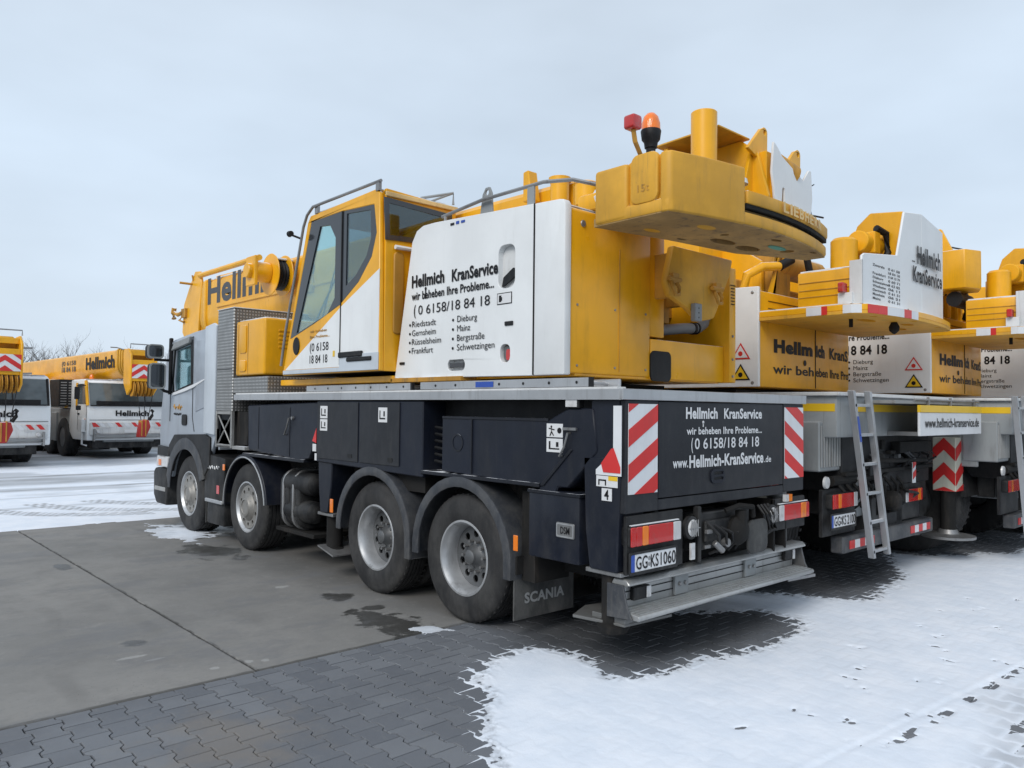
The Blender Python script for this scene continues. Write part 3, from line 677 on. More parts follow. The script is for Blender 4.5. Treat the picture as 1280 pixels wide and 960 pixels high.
# dark gap & rear outrigger beam
P('beam_recess', M().box(.25, .6, .3, 2.27, 1.2, 1.86), 'black', TR)
m = M()
for k in range(6): m.tube([(.12, 2.24, 1.62-.06*k), (.12, 2.02, 1.60-.06*k)], .014, 6)
P('hydraulic_line', m, 'black', TR)
bm_ = P('outrigger_beam', M().prism([(2.02, 1.72), (.72, 1.71), (.52, 1.80), (.28, 1.80), (.24, 1.50), (.52, 1.22), (.62, 1.22), (.66, 1.13), (.80, 1.13), (.82, 1.21), (2.02, 1.245)], 'X', .02, .24), 'navy', TR, bev=.010)
P('beam_rib', M().box(.004, .022, 1.60, 1.612, 1.25, 1.70).box(.012, .022, .72, 2.01, 1.700, 1.722).prism([(.80, 1.22), (.50, 1.50), (.47, 1.50), (.76, 1.22)], 'X', .008, .022), 'navy_top', bm_, bev=.003)
P('beam_bottom_rail', M().box(.0, .25, .80, 2.3, 1.205, 1.235), 'navy_top', TR, bev=.004)
P('pull_handle', M().tube([(.02, .50, 1.62), (-.01, .50, 1.62), (-.01, .53, 1.52), (-.01, .58, 1.45), (.02, .58, 1.45)], .009, 6).box(.0, .02, .43, .56, 1.64, 1.66), 'steel', bm_)
pict(.018, .735, 1.685, .165, .10, bm_, 1); pict(.018, .735, 1.575, .165, .10, bm_, 0)
P('work_lamp', M().box(.0, .06, .40, .54, 1.80, 1.87), 'black', TR, bev=.006); P('work_lamp_lens', M().box(-.006, -.001, .415, .525, 1.81, 1.862), 'lens_white', TR)
P('roundel', M().ring([(0, .075), (-.004, .075), (-.004, .062), (0, .062)], (.019, 1.80, 1.5), 'X', 20), 'navy_top', bm_)
rl = leg(.03, .37, 1.46, .56, True)
# triangular hazard plate behind rear leg
hz = P('hazard_plate', M().prism([(.245, 1.375), (.245, 1.34), (.02, 1.34), (.02, 1.82), (.09, 1.82), (.09, 1.50)], 'X', .012, .019), 'stripe_white', TR)
P('hazard_stripe', M().prism([(.175, 1.36), (.025, 1.36), (.025, 1.40), (.085, 1.53), (.105, 1.525), (.195, 1.42)], 'X', .008, .012), 'red', hz)
s_ = P('sticker', M().box(.012, .016, .05, .24, 1.26, 1.335), 'letter_white', rl); P('pictogram', M().box(.010, .012, .05, .13, 1.305, 1.335), 'sticker_yellow', s_)
P('pictogram', M().box(.0095, .0115, .15, .16, 1.27, 1.31).box(.0095, .0115, .21, .22, 1.27, 1.31).box(.0095, .0115, .15, .22, 1.30, 1.31), 'letter_black', s_)
s_ = P('sticker', M().box(.012, .016, .10, .19, 1.165, 1.25), 'letter_white', rl); T('4', (.009, .165, 1.175), *LFT, .04, .065, 'letter_black', s_, .02)
# rear storage box under beam
rb = P('toolbox', M().box(.015, .55, .40, .92, .68, 1.19), 'navy', TR, bev=.014, seg=2)
P('toolbox_lid_lip', M().box(.005, .55, .39, .93, 1.16, 1.185), 'navy_top', rb, bev=.004)
bd = P('badge', M().prism(rrect(.44, .62, .86, .97, .012), 'X', .006, .014), 'steel', rb, bev=.002)
P('badge_frame', M().holed(rrect(.445, .615, .865, .965, .01), [rrect(.455, .605, .875, .955, .006)], 'X', .002, .006), 'rim', bd); T('DSM', (.003, .575, .89), *LFT, .09, .05, 'letter_black', bd, .015)
P('grime_panel', M().box(.12, .5, .95, 1.1, .45, 1.15), 'grime', TR)
P('battery_box', M().box(.10, .6, 2.36, 2.9, 1.02, 1.18), 'grime', TR)
# rear panel
rp = P('rear_panel', M().box(.035, .40, -.0, .05, 1.085, 1.86).box(.404, 2.17, .003, .05, 1.085, 1.16).box(2.174, 2.525, -.0, .05, 1.10, 1.86), 'panel', TR, bev=.005)
td = P('tailgate_door', M().box(.406, 2.168, .002, .05, 1.168, 1.855), 'panel', TR, bev=.008, seg=2)
P('body_side', M().box(.03, .06, .05, .30, 1.30, 1.86).box(2.50, 2.53, .05, 4.2, 1.15, 1.86), 'navy', TR)
P('rear_inner', M().box(.3, 2.4, .06, .3, 1.2, 1.86), 'black', TR)
P('tailgate_latch', M().holed(rrect(1.05, 1.24, 1.235, 1.345, .045, 5), [rrect(1.09, 1.22, 1.262, 1.283, .01), rrect(1.09, 1.22, 1.302, 1.325, .01)], 'Y', -.012, .002), 'navy', td, bev=.003)
P('latch_recess', M().prism(rrect(1.07, 1.225, 1.25, 1.332, .03), 'Y', -.002, .0012), 'black', td)
def stripes(x0, x1, z0, z1, y, flip, par, n=3, slope=.55):
    base = P('warning_plate', M().box(x0, x1, y-.004, y, z0, z1), 'stripe_white', par); w = x1-x0; per = (z1-z0)/2.6; d_ = slope*w*(1 if not flip else -1)
    k = -2
    while k < 6:
        a = z0+per*(k+.35 if not flip else k+.62); q = [(x0, a), (x1, a+d_), (x1, a+d_+per*.5), (x0, a+per*.5)]
        pts = []    # clip to z range
        def clip(pl, zc, keep_above):
            o_ = []
            for i in range(len(pl)):
                A_, B_ = pl[i], pl[(i+1) % len(pl)]; ia = (A_[1] >= zc) == keep_above; ib = (B_[1] >= zc) == keep_above
                if ia: o_.append(A_)
                if ia != ib and abs(B_[1]-A_[1]) > 1e-9: t = (zc-A_[1])/(B_[1]-A_[1]); o_.append((A_[0]+t*(B_[0]-A_[0]), zc))
            return o_
        q = clip(q, z0, True)
        if q: q = clip(q, z1, False)
        if len(q) > 2 and max(p_[1] for p_ in q)-min(p_[1] for p_ in q) > .01: P('warning_stripe', M().prism(q, 'Y', y-.006, y-.004), 'red', base)
        k += 1
stripes(.06, .385, 1.215, 1.835, -.001, False, rp); stripes(2.185, 2.515, 1.215, 1.83, -.001, True, rp)
T('Hellmich', (.73, -.002, 1.735), *REAR, .42, .078, 'letter_white', td, .036); T('KranService', (1.24, -.002, 1.735), *REAR, .57, .075, 'letter_white', td, .032)
T('wir beheben Ihre Probleme...', (.74, -.002, 1.615), *REAR, 1.07, .052, 'letter_white', td, .022)
P('hook_emblem', M().prism(circ(.955, 1.705, .012, 8), 'Y', -.003, -.0005).prism([(.95, 1.70), (.96, 1.70), (.96, 1.67), (.95, 1.67)], 'Y', -.003, -.0005), 'letter_white', td)
T('(', (.80, -.002, 1.505), *REAR, .022, .08, 'letter_white', td, .02); T('0 6158/18 84 18', (.845, -.002, 1.505), *REAR, .92, .078, 'letter_white', td, .012)
T('www.', (.57, -.002, 1.375), *REAR, .19, .07, 'letter_white', td, .022); T('Hellmich-KranService', (.775, -.002, 1.37), *REAR, 1.06, .085, 'letter_white', td, .034); T('.de', (1.85, -.002, 1.37), *REAR, .11, .05, 'letter_white', td, .015)
# tail lights
def taillight(x0, x1, inner_right, par, y=-.02, z0=.855, z1=1.0, nm='tail_light'):
    h = P(nm, M().prism(rrect(x0, x1, z0, z1, .025), 'Y', y+.08, y), 'black', par, bev=.012, seg=2)
    segs = [(.0, .10, 'lens_red'), (.10, .22, 'lens_red'), (.22, .34, 'lens_orange'), (.34, .84, 'lens_red'), (.84, 1, 'lens_white')] if inner_right else [(0, .16, 'lens_white'), (.16, .72, 'lens_red'), (.72, .90, 'lens_orange'), (.90, 1, 'lens_red')]
    w = x1-x0-.01
    for a, b, mm in segs:
        P('lens', M().prism(rrect(x0+.005+w*a, x0+.005+w*b-.002, z0+.006, z1-.006, .008, 2), 'Y', y-.010, y-.001), mm, h, bev=.004)
    return h
taillight(.06, .645, True, TR); taillight(2.05, 2.585, False, TR)
P('lamp_snow', M().box(.08, .63, -.02, .05, 1.0, 1.008).box(2.07, 2.57, -.02, .05, 1.0, 1.008), 'stripe_white', TR, bev=.003)
def plate(x0, z0, w, h, y, txt, par, split=.44):
    p_ = P('number_plate', M().prism(rrect(x0, x0+w, z0, z0+h, .01, 2), 'Y', y, y-.006), 'letter_white', par)
    P('plate_holder', M().holed(rrect(x0-.012, x0+w+.012, z0-.018, z0+h+.012, .01, 2), [rrect(x0+.004, x0+w-.004, z0+.004, z0+h-.004, .01, 2)], 'Y', y-.001, y-.010), 'black', p_)
    P('plate_band', M().box(x0+.005, x0+.045, y-.0085, y-.006, z0+.005, z0+h-.005), 'blue', p_)
    T(txt[0], (x0+.06, y-.009, z0+.018), *REAR, w*.24, h*.68, 'letter_black', p_, .012); T(txt[1], (x0+.06+w*.31, y-.009, z0+.018), *REAR, w*.17, h*.68, 'letter_black', p_, .012); T(txt[2], (x0+.06+w*.525, y-.009, z0+.018), *REAR, w*.34, h*.68, 'letter_black', p_, .012)
    P('plate_seal', M().prism(circ(x0+.06+w*.28, z0+h*.65, .014, 10), 'Y', y-.009, y-.006).prism(circ(x0+.06+w*.28, z0+h*.33, .014, 10), 'Y', y-.009, y-.006), 'steel', p_)
plate(.055, .69, .52, .125, -.025, ('GG', 'KS', '1060'), TR)
P('lamp_bracket', M().box(.05, .70, .0, .03, .67, 1.07).box(2.0, 2.55, .0, .03, .78, 1.05).box(.40, .45, .03, .06, .70, 1.08), 'black', TR, bev=.006)
for x_ in (.77, 1.93):
    g_ = P('round_lamp', M().lathe([(0, .085), (-.03, .085), (-.04, .07), (-.035, .0)], (x_, .0, .93), 'Y', 24), 'black', TR)
    P('lamp_glass', M().lathe([(-.036, .066), (-.05, .05), (-.055, 0)], (x_, .0, .93), 'Y', 20), 'lens_white', g_)
    m = M()
    for k in (-.04, -.013, .013, .04): m.cyl((x_+k, -.058, .87), (x_+k, -.058, .99), .004, n=5)
    m.cyl((x_-.065, -.058, .93), (x_+.065, -.058, .93), .004, n=5); P('lamp_guard', m, 'steel', g_)
P('reflector', M().box(.74, .79, -.045, -.03, .70, .82), 'lens_white', TR)
P('side_marker', M().box(2.16, 2.21, -.03, -.0, 1.02, 1.08), 'lens_white', TR); P('side_marker', M().box(2.212, 2.27, -.03, -.0, 1.02, 1.08), 'lens_orange', TR)
# tow coupling cluster
m = M().box(.86, 1.62, -.0, .12, .74, 1.02).box(.86, .90, -.03, .03, .66, 1.08).box(.95, 1.55, -.03, .0, .80, .96)
P('rear_crossmember', m, 'black', TR, bev=.01)
m = M().lathe([(.0, .11), (-.06, .12), (-.10, .09), (-.12, .05), (-.13, .0)], (1.36, .0, .86), 'Y', 20).cyl((1.36, -.08, .86), (1.36, -.08, 1.02), .045, n=12).tube([(1.20, -.04, 1.02), (1.30, -.10, 1.06), (1.46, -.12, 1.04), (1.50, -.10, .96)], .022, 8)
P('tow_coupling', m, 'grime', TR)
P('coupling_cover', M().prism(rrect(1.44, 1.74, .66, .93, .07, 4), 'Y', -.10, -.07), 'flap', TR, bev=.02, seg=2)
m = M()
for k in range(5):
    x_ = .95+.09*k+random.random()*.03; m.tube([(x_, -.02, .96-.03*k), (x_+.05, -.10, .86), (x_+.12, -.06, .74+.02*k), (x_+.10, .02, .70)], .012, 6)
for k in range(4): m.tube([(1.75+.05*k, .0, 1.02), (1.74+.05*k, -.06, .95), (1.80+.05*k, -.05, .82), (1.84, .0, .76)], .011, 6)
P('air_hose', m, 'black', TR)
P('hose_coupling', M().box(.93, 1.0, -.06, -.03, .87, .90).cyl((1.02, -.06, .80), (1.09, -.09, .73), .025, n=10).box(.92, .99, -.05, -.03, .76, .785).lathe([(0, .035), (-.05, .035), (-.06, .0)], (1.20, -.02, .78), 'Y', 12), 'steel', TR, bev=.004)
P('bracket_right', M().box(2.0, 2.03, .0, .35, .6, 1.05).prism([(.3, .95), (.0, .95), (.0, .62), (.3, .55)], 'X', 2.2, 2.22).box(2.0, 2.55, .03, .3, .58, .61), 'grime', TR, bev=.004)
# folding aluminium underrun step
us = P('underrun_bar', M().box(.09, 2.50, -.06, .0, .42, .585), 'alu_clean', TR, bev=.006)
P('top_rail', M().prism([(-.16, .60), (-.13, .635), (-.02, .635), (-.0, .60), (-.02, .585), (-.13, .585)], 'X', .075, 2.56), 'alu_clean', us, bev=.006)
P('bar_groove', M().box(.12, 2.48, -.066, -.059, .475, .482).box(.12, 2.48, -.066, -.059, .530, .536), 'black', us)
P('bottom_step', M().prism([(-.24, .375), (-.25, .395), (-.24, .412), (-.06, .425), (-.06, .385)], 'X', .07, 2.53), 'alu_clean', us, bev=.004)
m = M()
for k in range(5): m.box(.09, 2.50, -.225+.033*k, -.212+.033*k, .412+.002*k, .419+.002*k)
P('step_rib', m, 'alu_clean', us)
m = M()
for x_ in (.70, 1.67): m.box(x_, x_+.17, -.085, -.062, .43, .585)
P('bar_bracket', m, 'grey_paint', us, bev=.004)
m = M()
for x_ in (.70, 1.67):
    for dx in (.05, .12): m.lathe([(-.09, .016), (-.10, .013), (-.10, 0)], (x_+dx, .0, .51), 'Y', 8)
P('bracket_bolt', m, 'steel', us)
P('lamp_box', M().box(.20, .38, -.10, -.062, .47, .56).box(2.30, 2.44, -.10, -.062, .49, .58), 'black', us, bev=.005); P('lamp_lens', M().box(.335, .385, -.108, -.10, .475, .555).box(2.42, 2.46, -.108, -.10, .49, .575), 'lens_white', us, bev=.003)
P('end_plate', M().prism([(.02, .60), (-.12, .60), (-.16, .45), (-.20, .38), (.02, .37)], 'X', .05, .068).prism([(.02, .60), (-.12, .60), (-.16, .45), (-.20, .38), (.02, .37)], 'X', 2.53, 2.548), 'mudguard', us, bev=.003)
us.location.y += .15
P('foot_plate', M().prism([(.04, .48), (.11, .06), (.60, .02), (.80, .50), (.30, .60)], 'Z', .30, .322).box(.1, .3, .05, .35, .322, .36), 'foot_metal', rl, bev=.004)
P('foot_plate', M().prism([(2.35, .05), (2.75, .0), (2.85, .45), (2.4, .6)], 'Z', .30, .325).cyl((2.42, .2, .3), (2.42, .2, 1.1), .085, n=16), 'steel', TR)
P('underbody', M().box(.45, 2.1, .2, 1.1, .5, .75).box(.7, 1.9, 1.2, 6.8, .55, .75).cyl((1.27, 1.7, .6), (1.27, 6.5, .8), .06, n=10).box(.65, 1.0, 4.3, 5.4, .4, .8).box(1.75, 2.45, 4.2, 5.4, .35, 1.1), 'grime', TR, bev=.01)
# ---- driver's cab (silver)
prof = [(9.10, .98), (9.14, 1.35), (9.10, 1.75), (8.93, 2.50), (8.84, 2.68), (8.62, 2.765), (7.8, 2.835), (6.97, 2.87), (6.96, 1.42), (7.33, 1.40)]
arc = [(A[3]+.63*math.cos(a), R0+.06+.66*math.sin(a)) for a in np.linspace(PI-.25, .2, 12)]
prof2 = prof[:-1]+arc
win = [(8.56, 1.99), (8.60, 2.15), (8.54, 2.60), (7.93, 2.67), (7.90, 2.10), (8.20, 2.06)]
cabp = M().holed(prof2, [win], 'X', .03, .09)
cab = P('truck_cab', cabp, 'silver', TR, bev=.012, seg=2)
P('cab_roof', M().prism([(8.86, 2.66), (8.62, 2.768), (7.8, 2.838), (6.97, 2.873), (6.97, 2.82), (7.8, 2.78), (8.6, 2.70)], 'X', .09, 2.45), 'white', cab, bev=.01)
P('cab_shell', M().box(2.40, 2.46, 6.98, 9.0, 1.2, 2.7).box(.09, 2.4, 6.98, 7.03, 1.2, 2.82).box(.09, 2.4, 6.98, 9.0, 1.25, 1.6).prism([(9.10, .98), (9.14, 1.35), (9.10, 1.75), (9.02, 1.75), (9.0, .98)], 'X', .09, 2.46), 'silver', cab)
P('windshield', M().prism([(9.10, 1.75), (8.93, 2.50), (8.86, 2.66), (8.83, 2.66), (8.90, 2.5), (9.06, 1.75)], 'X', .09, 2.40), 'glass_dark', cab)
P('cab_seat', M().box(.35, .85, 7.6, 8.1, 1.6, 1.9).box(.35, .85, 7.5, 7.62, 1.7, 2.5).box(1.6, 2.1, 7.6, 8.1, 1.6, 1.9).box(1.6, 2.1, 7.5, 7.62, 1.7, 2.5), 'black', cab, bev=.05, seg=2)
P('side_window', M().prism(win, 'X', .055, .06), 'glass', cab)
P('window_frame', M().holed([(8.60, 1.94), (8.65, 2.15), (8.58, 2.65), (7.87, 2.73), (7.85, 2.05), (8.20, 2.01)], [win], 'X', .022, .032), 'black', cab)
P('sun_visor', M().prism([(8.62, 2.60), (7.90, 2.68), (7.88, 2.775), (8.50, 2.715)], 'X', -.02, .03), 'grey_paint', cab, bev=.01)
P('pressed_panel', M().prism([(7.70, 1.70), (7.70, 2.70), (7.12, 2.74), (7.12, 1.95), (7.30, 1.78)], 'X', .018, .032), 'silver', cab, bev=.01, seg=2)
P('door_seam', M().tube([(.028, 8.72, 1.55), (.028, 8.72, 2.2), (.028, 8.66, 2.70), (.028, 7.84, 2.77), (.028, 7.82, 1.62), (.028, 7.74, 1.42)], .006, 5), 'black', cab)
P('window_snow', M().prism([(8.60, 1.93), (8.10, 1.99), (7.78, 2.04), (7.36, 2.14), (7.36, 2.16), (7.8, 2.085), (8.1, 2.04), (8.62, 1.97)], 'X', .008, .030), 'stripe_white', cab, bev=.004)
P('door_handle', M().prism(rrect(8.02, 8.20, 1.50, 1.66, .04), 'X', .012, .03), 'black', cab, bev=.004)
P('side_deflector', M().prism([(7.30, 1.42), (7.30, 2.87), (7.02, 2.90), (6.92, 2.86), (6.92, 1.40)], 'X', -.02, .028), 'silver_light', cab, bev=.015, seg=2)
P('door_emblem', M().tube([(.026, 8.56-.022*k, 1.76+.045*math.sin(k*1.7)*math.cos(k*.3)) for k in range(16)], .008, 4), 'yellow_dirty', cab); P('door_emblem', M().tube([(.026, 8.55-.02*k, 1.66+.018*math.sin(k*1.9)) for k in range(16)], .006, 4), 'black', cab)
P('fender', M().prism([(8.66, 1.20), (8.45, 1.36), (7.30, 1.40), (7.12, 1.36), (7.10, 1.0), (7.36, .75), (7.40, .95)]+[(A[3]+.60*math.cos(a), R0+.06+.63*math.sin(a)) for a in np.linspace(PI-.3, .35, 10)], 'X', .0, .05), 'black', cab, bev=.008)
bp = P('front_bumper', M().prism([(8.62, .62), (8.66, .30), (9.10, .30), (9.22, .42), (9.24, .78), (9.16, .84), (8.72, .84)], 'X', -.02, 2.5), 'black', TR, bev=.03, seg=2)
P('headlight', M().prism([(8.68, .86), (9.17, .86), (9.14, 1.02), (8.66, 1.02)], 'X', -.005, .5), 'lens_white', bp, bev=.01); P('indicator', M().box(-.012, -.004, 8.95, 9.05, .88, .97), 'lens_orange', bp)
P('corner_panel', M().prism([(8.66, 1.03), (9.15, 1.03), (9.14, 1.18), (8.66, 1.16)], 'X', .0, .05), 'black', cab, bev=.01)
P('grille', M().box(.3, 2.2, 9.13, 9.16, .9, 1.7), 'black', cab, bev=.01)
P('bumper_step', M().box(-.03, .1, 8.7, 9.15, .50, .56), 'aluminium_dirty', bp, bev=.006)
for (z0, z1, y0, y1) in ((2.03, 2.40, 8.52, 8.62), (2.48, 2.68, 8.62, 8.74)):
    mi = P('side_mirror', M().prism(rrect(-.34, -.12, z0, z1, .05, 4), 'Y', y0, y1+.03), 'black', TR, bev=.02, seg=2)
    P('mirror_glass', M().prism(rrect(-.325, -.135, z0+.015, z1-.015, .04, 4), 'Y', y0-.004, y0), 'mirror_glass', mi)
    P('mirror_rim', M().holed(rrect(-.345, -.115, z0-.005, z1+.005, .055, 4), [rrect(-.325, -.135, z0+.02, z1-.015, .04, 4)], 'Y', y0-.008, y0+.01), 'grey_paint', mi)
P('mirror_arm', M().tube([(.05, 8.66, 1.97), (-.08, 8.66, 2.0), (-.2, 8.62, 2.08)], .022, 8).tube([(.05, 8.70, 2.46), (-.23, 8.68, 2.46)], .020, 8).tube([(.0, 8.66, 1.95), (.0, 8.66, 2.7)], .028, 8), 'black', TR)
P('snorkel', M().box(.0, .05, 8.70, 8.76, 2.58, 2.80), 'black', cab, bev=.01)
# headboard of diamond plate
P('headboard_box', M().box(-.01, 2.5, 6.38, 6.89, 1.72, 3.05), 'diamond', TR, bev=.01)
P('headboard_cap', M().box(-.015, 2.5, 6.37, 6.90, 3.05, 3.062), 'white_dirty', TR, bev=.004)
P('headboard_seam', M().box(-.014, -.009, 6.39, 6.88, 2.26, 2.268), 'black', TR)
P('headboard_frame', M().box(-.01, .03, 6.38, 6.42, 1.25, 1.72).box(-.01, .03, 6.85, 6.89, 1.25, 1.72).box(-.01, .03, 6.42, 6.85, 1.25, 1.29).box(-.01, .03, 6.42, 6.85, 1.68, 1.72).tube([(.01, 6.44, 1.30), (.01, 6.84, 1.66)], .012, 6).tube([(.01, 6.84, 1.30), (.01, 6.44, 1.66)], .012, 6).box(.0, 2.5, 6.0, 6.38, 1.24, 1.28), 'aluminium_dirty', TR, bev=.003)
P('headboard_inner', M().box(.2, 2.3, 6.45, 6.85, 1.25, 1.72).box(.06, .5, 6.05, 6.36, 1.30, 1.72), 'grime', TR)
P('deck_shelf', M().box(.0, 2.5, 5.4, 6.38, 1.95, 2.15), 'diamond', TR, bev=.005)
#UPPER
# ================================================================== superstructure of the main crane
P('slewing_ring', M().lathe([(0, .62), (.12, .62), (.13, .58), (.2, .58)], (1.27, 3.1, 1.93), 'Z', 40).box(.5, 2.1, 1.2, 4.9, 1.95, 2.03), 'grime', TR, bev=.004)
P('base_plate', M().box(.12, 2.4, 2.95, 5.3, 2.035, 2.10).box(.3, 2.3, .72, 2.95, 2.05, 2.09), 'yellow', TR, bev=.006)
P('yellow_ledge', M().box(.12, .35, 1.9, 2.98, 2.03, 2.072), 'yellow_dirty', TR, bev=.004)
# engine cover body (yellow) with white side shell
ec = P('engine_housing', M().prism([(2.90, 2.07), (2.64, 3.36), (2.54, 3.46), (2.34, 3.46), (.74, 3.36), (.70, 3.34), (.70, 2.07)], 'X', .217, 1.22), 'yellow', TR, bev=.02, seg=2)
P('snow_strip', M().prism([(2.40, 3.425), (.74, 3.367), (.74, 3.378), (2.40, 3.436)], 'X', .2, .9), 'stripe_white', ec, bev=.004)
hole = rrect(1.25, 1.455, 2.78, 3.14, .07, 5)
gh = [circ(1.36, 2.235, .001, 4)]
P('side_door', M().holed([(1.032, 3.42), (2.34, 3.49), (2.52, 3.49), (2.62, 3.455), (2.69, 3.36), (2.95, 2.075), (1.032, 2.055)], [hole, rrect(1.30, 1.42, 2.17, 2.32, .05, 4), rrect(1.88, 2.12, 2.12, 2.22, .045, 5)], 'X', .15, .216), 'white', ec, bev=.004)
P('side_panel', M().prism([(1.024, 3.42), (1.024, 2.055), (.69, 2.055), (.69, 3.36), (.71, 3.395), (.76, 3.405)], 'X', .148, .222), 'white', ec, bev=.012, seg=2)
P('door_seam', M().box(.144, .153, 1.024, 1.032, 2.06, 3.42), 'black', ec)
P('recess_pocket', M().prism(hole, 'X', .205, .2165), 'white_dirty', ec)
P('door_catch', M().prism([(1.44, 2.80), (1.40, 2.80), (1.28, 2.86), (1.26, 2.93), (1.30, 2.95), (1.42, 2.88)], 'X', .172, .186), 'black', ec, bev=.01)
P('reflector', M().prism(rrect(1.31, 1.41, 2.18, 2.31, .045, 4), 'X', .180, .20), 'rim_inner', ec, bev=.004); P('reflector_lens', M().prism(rrect(1.315, 1.37, 2.19, 2.28, .02, 3), 'X', .172, .18), 'lens_red', ec)
P('pull_recess', M().prism(rrect(1.87, 2.13, 2.115, 2.225, .04, 5), 'X', .200, .2165), 'white_dirty', ec); P('pull_grip', M().prism([(2.10, 2.19), (1.90, 2.19), (1.90, 2.145), (1.96, 2.155), (2.04, 2.155), (2.10, 2.145)], 'X', .155, .178), 'letter_grey', ec)
P('door_latch', M().box(.138, .149, 1.26, 1.36, 2.47, 2.505).box(.138, .149, 2.78, 2.86, 2.20, 2.225), 'black', ec, bev=.004)
fs_ = P('fuel_sticker', M().box(.146, .149, 1.28, 1.46, 2.65, 2.745), 'letter_black', ec); P('fuel_sticker_face', M().box(.1445, .146, 1.287, 1.453, 2.657, 2.738), 'letter_white', ec); P('fuel_pictogram', M().box(.1435, .1445, 1.405, 1.435, 2.67, 2.725).box(.1435, .1445, 1.395, 1.405, 2.68, 2.71), 'letter_black', ec)
P('roof_sticker', M().box(.1435, .149, 1.98, 2.02, 3.42, 3.445).box(.1435, .149, 1.90, 1.95, 3.42, 3.44), 'blue', ec); P('roof_sticker', M().box(.1435, .149, 2.05, 2.10, 3.42, 3.44), 'letter_black', ec)
XL = .1435
T('Hellmich', (XL, 2.68, 2.925), *LFT, .50, .105, 'letter_black', ec, .038); T('KranService', (XL, 2.07, 2.918), *LFT, .62, .10, 'letter_black', ec, .033)
T('wir beheben Ihre Probleme...', (XL, 2.68, 2.803), *LFT, 1.18, .072, 'letter_black', ec, .022)
P('hook_emblem', M().prism(circ(2.46, 2.895, .015, 8), 'X', XL, XL+.002).box(XL, XL+.002, 2.452, 2.468, 2.80, 2.89), 'letter_black', ec)
T('(', (XL, 2.64, 2.663), *LFT, .03, .09, 'letter_black', ec, .02); T('0 6158/18 84 18', (XL, 2.57, 2.66), *LFT, 1.02, .085, 'letter_black', ec, 0)
for i, (a, b) in enumerate((('Riedstadt', 'Dieburg'), ('Gernsheim', 'Mainz'), ('Rüsselsheim', 'Bergstraße'), ('Frankfurt', 'Schwetzingen'))):
    z_ = 2.548-.0835*i
    P('bullet', M().prism(circ(2.70, z_+.022, .013, 8), 'X', XL, XL+.002).prism(circ(2.045, z_+.022, .013, 8), 'X', XL, XL+.002), 'letter_black', ec)
    T(a, (XL, 2.665, z_), *LFT, {0: .37, 1: .37, 2: .45, 3: .33}[i], .055, 'letter_black', ec, 0); T(b, (XL, 1.985, z_), *LFT, {0: .27, 1: .18, 2: .37, 3: .50}[i], .055, 'letter_black', ec, 0)
P('hinge_bolt', M().lathe([(-.0, .028), (-.008, .024), (-.012, .0)], (.36, .699, 3.24), 'Y', 12), 'steel', ec)
P('rear_seam', M().box(.80, .806, .694, .7005, 2.1, 3.1), 'yellow_dirty', ec)
m = M()
for x_ in (.30, .75, 1.15):
    for z_ in (2.13, 2.6): m.lathe([(0, .011), (-.006, .010), (-.008, 0)], (x_, .70, z_), 'Y', 6)
P('rear_bolt', m, 'steel', ec)
# rear frame
rf = P('rear_frame', M().box(1.222, 2.35, .70, .78, 2.06, 2.40).box(2.35, 2.46, .64, 2.6, 2.06, 3.15).box(1.222, 1.44, .72, .80, 2.42, 3.3).box(2.46, 2.48, .9, 2.6, 2.1, 3.1), 'yellow', TR, bev=.012, seg=2)
P('frame_notch', M().prism(rrect(1.215, 1.50, 2.04, 2.30, .05, 4), 'Y', .690, .705), 'black', rf)
P('frame_vent', M().box(2.352, 2.45, .634, .642, 2.98, 2.985), 'black', rf)
m = M()
for k in range(7): m.box(2.37+.0*k, 2.43, .633, .641, 2.80+.03*k, 2.807+.03*k)
P('vent_slot', m, 'black', rf)
m = M()
for x_, z_ in ((2.4, 2.12), (2.4, 2.28), (2.4, 2.5)): m.lathe([(0, .014), (-.01, .012), (-.012, 0)], (x_, .64, z_), 'Y', 6)
P('frame_bolt', m, 'steel', rf)
cr_ = P('ballast_carrier', M().prism([(1.20, 3.16), (2.10, 3.16), (2.05, 3.0), (1.84, 2.66), (1.80, 2.60), (1.60, 2.56), (1.40, 2.66), (1.16, 2.74), (1.10, 2.85)], 'Y', .45, .52), 'yellow_cast', TR, bev=.02, seg=2)
P('carrier_rib', M().box(1.3, 1.36, .52, 1.4, 2.75, 3.13).box(1.85, 1.91, .52, 1.4, 2.75, 3.13).box(1.3, 1.9, 1.0, 1.05, 2.6, 3.1), 'yellow_dirty', cr_, bev=.006)
for x_, z_ in ((1.17, 2.80), (1.80, 2.79)):
    m = M().tube([(x_-.03, .44, z_+.08), (x_-.05, .40, z_), (x_-.03, .39, z_-.06), (x_+.02, .39, z_-.06), (x_+.04, .40, z_), (x_+.02, .44, z_+.08)], .016, 8).cyl((x_-.08, .42, z_+.07), (x_+.08, .42, z_+.07), .020, n=8).box(x_-.03, x_+.05, .41, .45, z_+.04, z_+.12)
    P('shackle', m, 'yellow_dirty', cr_)
P('carrier_bracket', M().box(1.44, 1.54, .40, .45, 2.55, 2.70), 'grey_paint', cr_, bev=.006)
m = M()
for z_ in (2.58, 2.62, 2.66): m.lathe([(0, .008), (-.004, 0)], (1.49, .40, z_), 'Y', 6)
P('bracket_hole', m, 'black', cr_)
P('back_plate', M().box(1.44, 2.35, 1.30, 1.34, 2.72, 3.3), 'yellow_dirty', TR)
P('frame_interior', M().box(1.24, 2.35, 1.5, 1.6, 2.1, 3.0), 'black', TR); P('frame_floor', M().box(1.24, 2.35, .8, 1.5, 2.08, 2.2), 'black', TR)
